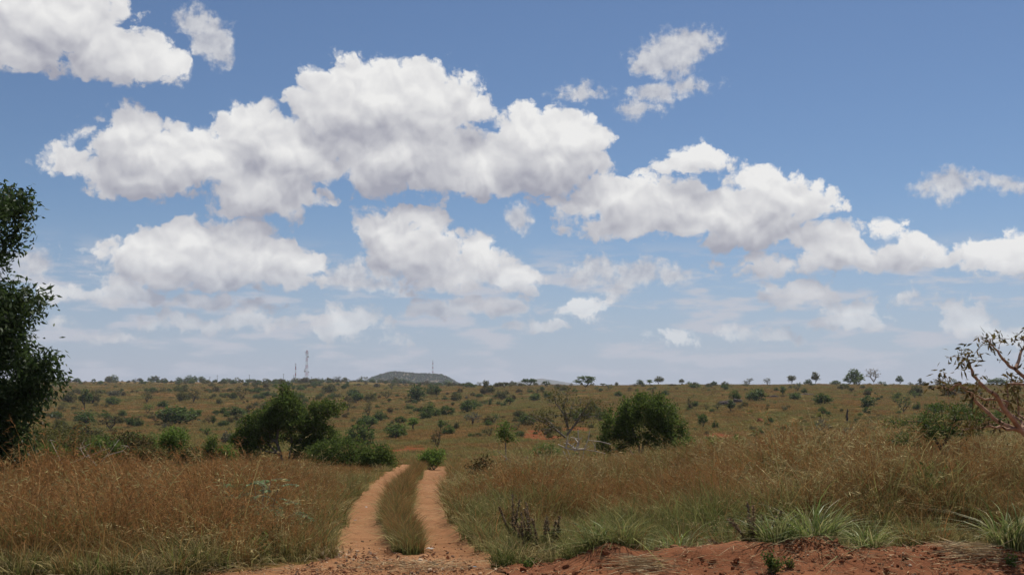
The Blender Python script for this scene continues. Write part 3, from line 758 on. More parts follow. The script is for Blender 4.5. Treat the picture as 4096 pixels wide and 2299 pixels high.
for (px, py, wv, hv, nm, lab, lf, sd) in [
   (1375, 1872, 2.9, 1.35, 'leafy_shrub', 'dense low green shrub spreading beside the wide multi-trunked tree', 'mid', 201),
   (1505, 1882, 1.5, 1.05, 'leafy_shrub', 'low green shrub at the left rim of the track by its crest', 'mid', 202)]:
    b = at(px, py, 34)
    tree(nm, lab, 'shrub', b, [[(0, 0, 0), (-.1, 0, .3)], [(.2, 0, 0), (.35, 0, .35)], [(-.2, 0, 0), (-.45, .1, .3)]],
         [(0, 0, hv * .6, wv * .33, wv * .3, hv * .4), (-wv * .3, 0, hv * .45, wv * .24, wv * .25, hv * .33), (wv * .3, 0, hv * .4, wv * .24, wv * .25, hv * .34), (.1, -.2, hv * .3, wv * .4, wv * .3, hv * .25)],
         lf, 'grey', sd, natt=150, per=52, rc=.12, L=.085, W=.045, rtip=.006, rmax=.04, shell=.3, parts=('stem', 'foliage'))

# ---- big green bush tree right of the track
b = atd(2560, 54.)
tree('bushy_tree', 'rounded dense green bushy tree with dark trunks rising from reddish grass', 'tree', b,
     [[(0, 0, 0), (-.05, 0, .7), (-.25, 0, 1.2), (-.4, 0, 1.7)], [(.05, 0, 0), (.15, .1, .8), (.45, .1, 1.4), (.7, 0, 1.9)], [(-.1, 0, 0), (-.6, .1, .7), (-1.1, 0, 1.2)], [(.1, 0, 0), (.8, 0, .7), (1.3, 0, 1.2)]],
     [(.2, 0, 2.3, 1.15, 1.0, .62), (.95, 0, 2.2, .75, .8, .66), (-.6, 0, 2.1, .85, .8, .5), (-1.3, 0, 1.65, .6, .7, .55), (1.5, 0, 1.5, .7, .7, .7), (-.1, -.5, 1.5, 1.1, .7, .6), (1.0, -.4, 1.0, .9, .7, .6), (-1.2, -.2, .9, .8, .6, .5), (1.9, 0, .9, .5, .5, .5), (.75, 0, 2.75, .3, .3, .2)],
     'mid', 'grey', 121, natt=330, per=66, rc=.115, L=.11, W=.055, rtip=.007, rmax=.09, shell=.55).scale = (1.04, 1, 1.12)

# ---- half bare tree
b = atd(2262, 52.)
tree('half_bare_tree', 'nearly leafless gnarled tree with spreading grey limbs and a few leaf tufts', 'tree', b,
     [[(-.05, 0, 0), (0, 0, .7), (.05, 0, 1.3), (.1, .1, 1.6)], [(.05, 0, 1.3), (.45, 0, 1.8), (.8, 0, 2.3), (.95, 0, 2.6)], [(0, 0, 1.2), (-.5, .1, 1.6), (-1.1, 0, 1.9), (-1.6, .1, 2.05)], [(.1, 0, 1.6), (0, 0, 2.1), (-.4, 0, 2.6)]],
     [(-1.1, 0, 2.1, .8, .7, .35), (.9, 0, 2.4, .8, .7, .5), (-.2, 0, 2.7, .8, .7, .45), (.4, 0, 2.0, .9, .7, .5), (-.8, 0, 1.5, .7, .6, .3), (.2, 0, 3.0, .5, .4, .25)],
     'olive', 'grey', 141, natt=260, per=12, rc=.10, L=.09, W=.045, rtip=.0065, rmax=.085, leafy=.6, shell=.2, bend=.2).scale = (1.12, 1.1, 1.14)
# ---- whitish dead shrub
b = atd(2315, 42.)
tree('dead_shrub', 'whitish leafless shrub with crossing curved stems in dry grass', 'shrub', b,
     [[(0, 0, 0), (.02, 0, .5), (0, 0, 1.05), (-.03, 0, 1.7)], [(0, 0, 0), (.12, 0, .5), (.2, 0, .95), (.35, 0, 1.3), (.42, 0, 1.65)], [(.2, 0, .95), (-.1, 0, .95), (-.45, .1, 1.2), (-.4, 0, 1.5)], [(.2, 0, .95), (.6, -.1, .9), (1.0, 0, .8)],
      [(0, 0, .9), (-.5, 0, 1.0), (-.8, 0, 1.15)], [(.35, 0, 1.3), (.8, 0, 1.25), (1.2, 0, 1.15)], [(-.1, 0, 0), (-.4, 0, .5), (-.6, .1, .9)], [(-.1, 0, 0), (-.3, .1, .6), (-.5, 0, 1.1)]],
     [(0, 0, 1.2, .7, .4, .45)], None, 'white', 151, natt=16, rtip=.016, rmax=.045, expo=.5)
# ---- sapling with round crown
b = atd(2022, 47.)
tree('sapling', 'slim sapling with one thin trunk and a small round bright green crown', 'tree', b, [[(0, 0, 0), (.02, 0, .6), (-.01, 0, 1.25)]],
     [(0, 0, 1.6, .42, .42, .42), (-.1, 0, 1.9, .2, .2, .22), (.15, 0, 1.4, .38, .3, .2)], 'mid', 'grey', 161, natt=46, per=24, rc=.10, L=.10, W=.045, rtip=.005, rmax=.03, shell=.2).scale = (1.0, 1.0, .95)

def shrub(px, py, wpx, hpx, lf, lab, sd, dmin=30, bark='grey', per=40, nm='leafy_shrub', L=.09, W=.048, leafy=1., cat='shrub', group=None, nlob=5, nat=None, dens=1.0, droop=0.):
    b = at(px, py, dmin); m = mpp(b[1]); wv, hv = wpx * m, hpx * m; r2 = np.random.default_rng(sd)
    lob = [(0, 0, hv * .6, wv * .34, wv * .3, hv * .4)]
    for k in range(nlob):
        an = r2.random() * 6.28; lob.append((math.cos(an) * wv * .3, math.sin(an) * wv * .22, hv * r2.uniform(.3, .75), wv * r2.uniform(.14, .24), wv * r2.uniform(.14, .22), hv * r2.uniform(.16, .3)))
    st = [[(0, 0, 0), (r2.normal(0, .05) * wv, 0, hv * .25)]] + [[(r2.normal(0, .05) * wv, r2.normal(0, .05) * wv, 0), (r2.normal(0, .15) * wv, r2.normal(0, .1) * wv, hv * .3)] for _ in range(3)]
    na_ = nat or int(np.clip(55 * wv * max(hv, .6) * dens, 35, 190))
    return tree(nm, lab, cat, b, st, lob, lf, bark, sd, natt=na_, per=per, rc=.055 + .03 * min(wv, 3), L=L, W=W, rtip=.006, rmax=.045, shell=.3, leafy=leafy, parts=('stem', 'foliage'), group=group, droop=droop)
shrub(1735, 1874, 130, 84, 'fresh', 'bright green leafy bush where the track drops over the crest', 301)
shrub(1925, 1950, 135, 118, 'brown', 'brownish green bush in tall grass on the right verge of the track', 302, per=34)
shrub(2180, 1835, 140, 66, 'fresh', 'low bright green shrub in front of the gnarled half-bare tree', 303)
shrub(2745, 1850, 120, 100, 'mid', 'loose green shrub at the right foot of the rounded bushy tree', 304, per=26)
shrub(2862, 1850, 90, 96, 'fresh', 'yellowish green shrub standing in grass before the bare red earth', 305, per=26)
shrub(2955, 1850, 84, 90, 'fresh', 'round light green shrub beside the bare red earth patch', 306, per=34)
shrub(2650, 1890, 110, 70, 'olive', 'low straggly shrub under the rounded bushy tree', 307, per=22)
shrub(2400, 1690, 60, 60, 'dark', 'small dark shrub between the half-bare tree and the rounded bushy tree', 308, dmin=58)
shrub(3130, 1860, 110, 100, 'olive', 'thin twiggy shrub with sparse leaves in reddish grass', 309, per=12, leafy=.6)
shrub(3340, 1850, 120, 90, 'grey', 'pale grey twiggy shrub behind the tall right-hand grass', 310, per=16)
shrub(3905, 1900, 150, 110, 'olive', 'leafy olive shrub beneath the pinkish limbs at the bank', 311, dmin=14, per=22, L=.07, W=.03)
# thicket on the left
for k, (px, py, wp, hp, lf, lab) in enumerate([
  (120, 1880, 260, 180, 'olive', 'olive shrub of the thicket below the tall dark tree'),
  (210, 1895, 200, 120, 'mid', 'low green shrub at the front of the thicket near the tall dark tree'),
  (390, 1890, 220, 140, 'mid', 'green leafy shrub below the forked dead branch'),
  (600, 1890, 190, 105, 'olive', 'low olive shrub in front of the upright light green one'),
  (760, 1880, 150, 90, 'olive', 'low olive shrub between the upright shoots'),
  (300, 1885, 260, 165, 'olive', 'brownish olive shrub of the thicket with dead grey branches above it'),
  (470, 1880, 250, 150, 'brown', 'dull brown shrub in the middle of the left thicket'),
  (560, 1860, 170, 120, 'mid', 'green shrub at the right end of the left thicket'),
  (690, 1868, 150, 160, 'fresh', 'upright light green shrub with loose leafy shoots beside the thicket'),
  (845, 1862, 80, 120, 'mid', 'slender green shoot with big drooping leaves left of the spreading tree'),
  (905, 1862, 120, 85, 'fresh', 'small yellow green shrub at the left foot of the spreading tree'),
  (230, 1830, 180, 105, 'mid', 'green shrub behind the dead branches of the thicket'),
  (400, 1825, 170, 100, 'olive', 'olive bush behind the left thicket')]):
    shrub(px, py, wp, hp, lf, lab, 330 + k, per=30, dmin=30, leafy=.85 if lf in ('brown', 'olive') else 1.0)
# dead branches over the thicket
for k, (px, py, pts, lab) in enumerate([
  (300, 1880, [[(0, 0), (-40, -60), (-75, -120), (-100, -165)], [(-40, -60), (40, -95), (110, -120), (150, -135)], [(40, -95), (20, -130), (60, -150)], [(0, 0), (60, -40), (120, -60)]], 'grey leafless branch spreading above the left thicket'),
  (420, 1890, [[(0, 0), (-20, -70), (10, -110), (45, -150), (55, -175)], [(10, -110), (75, -130), (95, -150)], [(-20, -70), (-70, -110), (-90, -160)], [(0, 0), (80, -60), (160, -70)]], 'forked pale dead branch rising from the left thicket'),
  (640, 2030, [[(0, 0), (10, -60), (30, -130)], [(10, -60), (50, -110), (90, -140)], [(0, 0), (-25, -80), (-40, -150)]], 'dry forked stalks standing in reddish grass'),
  (850, 2030, [[(0, 0), (-10, -70), (0, -150), (-5, -190)], [(-10, -70), (-50, -120), (-75, -160)], [(0, 0), (40, -60), (60, -130)], [(0, -20), (50, -50), (90, -110)]], 'bare grey stalks standing among the grass beside the pale sprig'),
  (2100, 1850, [[(0, 0), (-30, -40), (-70, -75), (-110, -105)], [(-30, -40), (10, -80)]], 'single bare reddish twig leaning over the grass'),
  (3180, 1850, [[(0, 0), (-50, -50), (-110, -95), (-150, -130)], [(-50, -50), (-20, -90), (-35, -120)]], 'long bare branch slanting above the right-hand grass')]):
    b = atd(px, [38., 36., 20., 20.5, 40., 30.][k]); m = mpp(b[1]); r2 = np.random.default_rng(700 + k)
    e = ob('dead_branch', None, loc=b, label=lab, cat='branch'); vv_, qq_, n0 = [], [], 0
    for s in pts:
        P3 = np.array([(x_ * m, r2.normal(0, .08), -y_ * m) for x_, y_ in s]); rr = np.linspace(.022, .007, len(P3))
        a1, a2 = tubes(P3[:-1], P3[1:], rr[:-1], rr[1:], 5); vv_.append(a1); qq_.append(a2 + n0); n0 += len(a1)
        for _ in range(4):
            i = r2.integers(1, len(P3)); dv = unit(r2.normal(0, 1, 3) + [0, 0, .4]) * r2.uniform(.1, .35)
            a1, a2 = tubes(P3[i:i + 1], P3[i:i + 1] + dv, .006, .003, 4); vv_.append(a1); qq_.append(a2 + n0); n0 += len(a1)
    ob('limb', mesh('limb', np.concatenate(vv_), np.concatenate(qq_), mat=BARK['white' if k in (0, 1) else 'grey'], smooth=True), e)

# ---- pinnate-leaved sprig, seed weeds, lush clumps, small weeds
def pinnate(base, d, L, npair, ll, lw, rng, droop):
    s = np.linspace(.15, 1, npair); side = unit(np.cross(d, [0, 0, 1.])); up_ = np.cross(side, d)
    c0 = base + d * (s * L)[:, None] + np.array([0, 0, -1]) * (droop * L * s ** 2)[:, None]
    out_ = []
    for sg in (-1, 1):
        dd = unit(side * sg + d * .4 + np.array([0, 0, -.35]) + rng.normal(0, .12, (npair, 3)))
        v_, q_ = leaves(c0, dd, ll, lw, rng, .1)
        # leaflets lie flat: rebuild width along the rachis
        out_.append((v_, q_, {'h': np.full(len(v_), rng.random()), 'tint': np.repeat(rng.beta(1.3, 2.2, npair), 4)}))
    v_, q_ = tubes(c0[:-1], c0[1:], .004, .003, 4)
    return out_, (v_, q_)
b = atd(1060, 19.3); r2 = np.random.default_rng(41)
e = ob('leafy_sprig', None, loc=b, label='pale green sprig of feathery compound leaves standing in the roadside grass', cat='plant')
lp, sp_, n0 = [], [], 0
for k in range(13):
    an = r2.random() * 6.28; st0 = np.array([math.cos(an) * .05, math.sin(an) * .05, 0]); top = np.array([math.cos(an) * r2.uniform(.15, .75), math.sin(an) * .3, r2.uniform(.45, 1.25)])
    v_, q_ = tubes(np.array([st0, (st0 + top) / 2 + [0, 0, .1]]), np.array([(st0 + top) / 2 + [0, 0, .1], top]), .007, .005, 4); sp_.append((v_, q_, {}))
    for j in range(3):
        dd = unit(np.array([math.cos(an + r2.normal(0, 1)), math.sin(an + r2.normal(0, .8)), r2.uniform(.0, .5)]))
        lo, tb = pinnate(top - (top - st0) * .2 * j, dd, r2.uniform(.25, .42), 8, .085, .035, r2, .35); lp += lo; sp_.append((*tb, {}))
v_, q_, a_ = merge(sp_); ob('stem', mesh('stem', v_, q_, mat=BARK['grey']), e)
v_, q_, a_ = merge(lp); ob('foliage', mesh('foliage', v_, q_, attrs=a_, mat=LEAF['pale']), e)

def seed_weed(px, d, hpx, nst, lab, sd, spread=.5):
    b = atd(px, d); hv = hpx * mpp(b[1]); r2 = np.random.default_rng(sd)
    e = ob('seed_weed', None, loc=b, label=lab, cat='weed'); lv = []
    for k in range(nst):
        th = r2.normal(0, spread); ph = r2.normal(0, spread * .6); L = hv * r2.uniform(.65, 1.1)
        s = np.linspace(0, 1, 7); P3 = np.stack([np.sin(th) * L * s ** 1.2, np.sin(ph) * L * s ** 1.2, L * s * math.cos(th)], 1) + [r2.normal(0, .06), r2.normal(0, .06), 0]
        v_, q_ = tubes(P3[:-1], P3[1:], .006, .005, 4); so_ = ob('stem', mesh('stem', v_, q_, mat=BARK['grey']), e)
        n = 110; f = r2.uniform(.42, 1, n); c0 = np.stack([np.interp(f, s, P3[:, i]) for i in range(3)], 1); d = unit(r2.normal(0, 1, (n, 3)))
        v_, q_ = leaves(c0, d, .042, .026, r2); ob('seed_head', mesh('seed_head', v_, q_, attrs={'h': np.full(len(v_), .5), 'tint': np.repeat(r2.beta(1, 4, n), 4)}, mat=LEAF['weed']), so_)
        n = 26; f = r2.uniform(.05, .6, n); c0 = np.stack([np.interp(f, s, P3[:, i]) for i in range(3)], 1); d = unit(r2.normal(0, 1, (n, 3)) + [0, 0, -.1])
        v_, q_ = leaves(c0, d, .12, .045, r2); lv.append((v_, q_, {'h': np.full(len(v_), .5), 'tint': np.repeat(r2.beta(1, 3, n), 4)}))
    v_, q_, a_ = merge(lv); ob('foliage', mesh('foliage', v_, q_, attrs=a_, mat=LEAF['olive']), e)
seed_weed(3010, 16.3, 220, 9, 'dark brown seed spikes fanning out at the foot of the lush grass clump', 51, spread=.55)
seed_weed(2130, 17.4, 210, 7, 'dark weed with upright seed spikes by the right verge of the track', 52, spread=.3)
seed_weed(2190, 17.9, 180, 6, 'shorter dark seed weed behind the upright one at the track verge', 53, spread=.4)
seed_weed(2050, 18.8, 190, 4, 'thin dark seed weed nearest the wheel rut', 54, spread=.22)

def clump(px, py, wpx, hpx, lab, sd, nb=150, mat='lush', dmin=13, width=.02, lean=.85):
    b = atd(px, float(np.interp(py, [2100, 2140, 2175], [16.8, 16.05, 15.8]))); m = mpp(b[1]); r2 = np.random.default_rng(sd)
    v_, q_, a_ = tuft(r2, nb, wpx * m * .30, hpx * m, hpx * m * .25, width, lean, seg=5, curl=.9)
    return ob('grass_clump', mesh('grass_clump', v_, q_, attrs=a_, mat=G[mat]), loc=b, label=lab, cat='grass')
clump(3240, 2145, 300, 175, 'lush green grass clump with long arching blades on top of the soil bank', 61, 240)
clump(3090, 2160, 200, 140, 'green and straw grass clump leaning over the left shoulder of the soil bank', 62, 170)
clump(3460, 2150, 190, 130, 'dark green low grass clump to the right of the lush clump on the bank', 63, 150)
clump(4020, 2165, 230, 190, 'broad bladed green grass clump where the bank rises highest', 64, 170, width=.022)
clump(2440, 2160, 220, 110, 'grassy green clump beside the bare apron of the track', 65, 190)
clump(2300, 2170, 170, 90, 'soft light green grass clump at the track mouth', 66, 170, mat='green', width=.012)
clump(2690, 2130, 240, 110, 'mixed dry and green grass clump left of the seed spikes', 67, 190)
clump(2010, 2150, 150, 100, 'bushy grass clump on the corner between rut and apron', 68, 170, mat='green', width=.012)
clump(3800, 2120, 200, 90, 'straw coloured grass clump behind the cut grass heap', 69, 150, mat='pale', width=.012)
def weed(px, py, wpx, hpx, lab, sd, lf='mid', n=320, L=.05):
    b = at(px, py, 12); m = mpp(b[1]); r2 = np.random.default_rng(sd); wv, hv = wpx * m, hpx * m
    e = ob('small_weed', None, loc=b, label=lab, cat='weed'); st, tp = [], []
    for k in range(9):
        p1 = np.array([r2.normal(0, wv * .25), r2.normal(0, wv * .2), hv * r2.uniform(.4, 1)]); st.append((*tubes(np.zeros((1, 3)), p1[None], .004, .003, 4), {})); tp.append(p1)
    tp = np.array(tp); k = r2.integers(0, 9, n); f = r2.uniform(.2, 1, n)[:, None]
    v_, q_ = leaves(tp[k] * f + r2.normal(0, .02, (n, 3)), r2.normal(0, 1, (n, 3)) + [0, 0, .3], L * r2.uniform(.6, 1.3, n), L * .5, r2)
    v2, q2, _ = merge(st); ob('stem', mesh('stem', v2, q2, mat=BARK['grey']), e)
    ob('foliage', mesh('foliage', v_, q_, attrs={'h': np.full(len(v_), .5), 'tint': np.repeat(r2.beta(1.2, 2.5, n), 4)}, mat=LEAF[lf]), e)
weed(3090, 2290, 130, 85, 'bushy green weed growing alone on the bare red soil', 71, 'mid', 520)
weed(3160, 2270, 40, 50, 'tiny green weed beside the bushy weed on red soil', 72, 'mid', 120)
weed(4045, 2262, 55, 60, 'small light green seedling on red soil below the broad bladed clump', 73, 'fresh', 140)
weed(2110, 2268, 110, 40, 'flat green weed at the foot of the track mouth', 74, 'mid', 260)
weed(2200, 2240, 90, 40, 'low green weed on the edge of the soil bank', 75, 'mid', 200)
weed(560, 2275, 90, 40, 'small green weed in the pale roadside grass', 76, 'mid', 200)
weed(1625, 2212, 60, 22, 'tiny grassy weed at the near end of the middle strip', 77, 'olive', 120)
weed(930, 2268, 90, 26, 'flat grassy weed on the dirt road shoulder', 78, 'olive', 160)
clump(2495, 2175, 190, 130, 'tousled bright green grass clump at the left end of the soil bank', 88, 200, mat='green', width=.015)
clump(2370, 2190, 170, 115, 'thin bladed green grass clump spilling onto the track mouth', 89, 180, mat='green', width=.013)

# ------------------------------------------------------------------ far bushes and trees (shared meshes)
def unit_plant(kind, seed):
    """returns (wood mesh data, leaf mesh data) about 1 wide and 1 high"""
    r2 = np.random.default_rng(seed); T = []
    if kind == 'round':
        lob = [(0, 0, .55, .40, .40, .40), (-.2, .1, .4, .28, .3, .3), (.22, 0, .45, .26, .28, .3), (.05, -.2, .35, .3, .25, .25), (.1, .1, .82, .2, .2, .16)]
        st = [[(0, 0, 0), (.02, 0, .25)], [(.05, 0, 0), (.15, 0, .3)], [(-.05, 0, 0), (-.15, .05, .3)]]; na_, per, rc, L, W = 80, 16, .05, .085, .055
    elif kind == 'wide':
        lob = [(0, 0, .5, .36, .36, .40), (-.28, 0, .4, .22, .28, .34), (.3, 0, .38, .2, .26, .32), (.12, -.1, .66, .2, .22, .28), (-.12, .1, .6, .2, .2, .3)]
        st = [[(0, 0, 0), (.02, 0, .25)], [(.1, 0, 0), (.25, 0, .25)], [(-.1, 0, 0), (-.25, 0, .25)]]; na_, per, rc, L, W = 90, 16, .045, .075, .05
    elif kind == 'umbrella':
        lob = [(0, 0, .82, .34, .36, .14), (-.28, 0, .72, .2, .25, .10), (.3, .1, .76, .18, .22, .10), (.05, -.15, .66, .25, .2, .08)]
        st = [[(0, 0, 0), (.03, 0, .3), (-.02, 0, .5)], [(.03, 0, .3), (.15, 0, .55)], [(.02, 0, .25), (-.18, 0, .52)]]; na_, per, rc, L, W = 80, 14, .035, .065, .045
    elif kind == 'sparse':
        lob = [(0, 0, .6, .4, .4, .36), (.2, 0, .75, .25, .25, .22), (-.25, 0, .6, .22, .25, .25)]
        st = [[(0, 0, 0), (.04, 0, .3)], [(0, 0, .1), (-.15, 0, .4)], [(.02, 0, .1), (.18, 0, .4)]]; na_, per, rc, L, W = 70, 6, .04, .06, .045
    elif kind == 'upright':
        lob = [(0, 0, .72, .34, .34, .26), (.15, 0, .55, .26, .28, .2), (-.2, .05, .6, .22, .25, .2), (.0, 0, .9, .2, .2, .1)]
        st = [[(0, 0, 0), (.03, 0, .25), (-.01, 0, .45)], [(.02, 0, .2), (.14, 0, .42)]]; na_, per, rc, L, W = 75, 13, .045, .07, .05
    elif kind == 'bare':
        lob = [(0, 0, .75, .42, .35, .22), (-.25, 0, .7, .22, .2, .18), (.25, 0, .65, .22, .2, .2)]
        st = [[(0, 0, 0), (.03, 0, .2), (0, 0, .4)], [(.03, 0, .2), (.2, 0, .5)], [(.02, 0, .25), (-.2, 0, .55)]]; na_, per, rc, L, W = 90, 4, .035, .045, .03
    lob = [tuple(np.array(l) * np.concatenate([r2.uniform(.85, 1.15, 3), r2.uniform(.85, 1.15, 3)])) for l in lob]
    att = lobes_points(lob, na_, r2, .35); att[:, 2] = np.clip(att[:, 2], .06, .98)
    nd, pr, en = grow([np.array(s, float) for s in st], att, r2, .18, .15)
    v_, q_ = wood(nd, pr, en, .0055 if kind != 'bare' else .008, .45, .035, 4)
    return (v_, q_), foliage(att, r2, per, rc, L, W)
VAR = {}
for kd in ('round', 'wide', 'umbrella', 'sparse', 'upright', 'bare'):
    VAR[kd] = []
    for s in range(4 if kd in ('round', 'wide', 'sparse') else 3):
        (wv_, wq_), (lv_, lq_, la_) = unit_plant(kd, 900 + s * 13 + hash(kd) % 1 + len(kd) * 7)
        VAR[kd].append((mesh('far_stem', wv_, wq_, mat=BARK['dark'] if kd != 'bare' else BARK['white']), mesh('far_foliage', lv_, lq_, attrs=la_, mat=LEAF['mid'])))
LEAFMESH = {}
def far_plant(px, py, wpx, hpx, kd, lf, lab, group, r2, dmin=58, single=False, dmax=1500., pos=None):
    b = hit(px, py, dmin, dmax) if pos is None else pos
    m = mpp(b[1]); b[2] -= .05
    i = int(r2.integers(len(VAR[kd]))); wm, lm = VAR[kd][i]
    key = (kd, i, lf)
    if key not in LEAFMESH:
        c_ = lm.copy(); c_.materials[0] = LEAF[lf]; LEAFMESH[key] = c_
    tre = kd in ('umbrella', 'upright', 'bare')
    e = ob('savanna_tree' if tre else 'bush', None, loc=b, label=lab, cat='tree' if tre else 'bush', group=group)
    s = wpx * m * 1.12; e.scale = (s, s, hpx * m * 1.06); e.rotation_euler = (0, 0, r2.random() * 6.28)
    ob('trunk' if tre else 'stem', wm, e); ob('crown' if tre else 'foliage', LEAFMESH[key], e)
    return e
r2 = np.random.default_rng(77)
CN = {'dark': 'dark green', 'mid': 'green', 'fresh': 'light green', 'olive': 'olive green', 'brown': 'brownish', 'grey': 'greyish', 'yellow': 'yellow green'}
KN = {'round': 'rounded bush', 'wide': 'broad low bush', 'umbrella': 'flat-topped tree', 'sparse': 'thin twiggy bush', 'upright': 'small upright tree', 'bare': 'bare pale tree'}
LMK = [(0, 'beyond the left thicket'), (560, 'beyond the left thicket'), (900, 'before the poles'), (1330, 'before the banded tower'), (1560, 'before the left hillside'), (1850, 'before the hill'), (2080, 'before the pale skyline tree'), (2290, 'before the layered skyline tree'),
       (2560, 'before the widest skyline tree'), (2820, 'before the airy skyline tree'), (3120, 'around the rock outcrop'), (3330, 'before the spindly skyline tree'), (3560, 'before the roundest skyline tree'), (3760, 'before the lollipop-shaped skyline tree'), (9999, 'behind the pinkish-limbed tree')]
def far_label(px, q, wm, hm, kd, lf):
    zone = 'in the valley' if q[1] < 190 else 'on the middle slope' if q[1] < 330 else 'on the upper slope' if q[1] < 560 else 'on the distant rise'
    size = 'tiny' if hm < 1.2 else 'small' if hm < 2.2 else 'medium' if hm < 3.6 else 'large'
    lm = next(t for x, t in LMK if px <= x)
    return '%s %s %s %s %s' % (size, CN[lf], KN[kd], zone, lm), '%s %s' % (CN[lf], KP[kd])
KP = {'round': 'rounded bushes of the savanna', 'wide': 'broad low bushes of the savanna', 'umbrella': 'flat-topped trees of the savanna', 'sparse': 'thin twiggy bushes of the savanna', 'upright': 'small upright trees of the savanna', 'bare': 'bare trees of the savanna'}
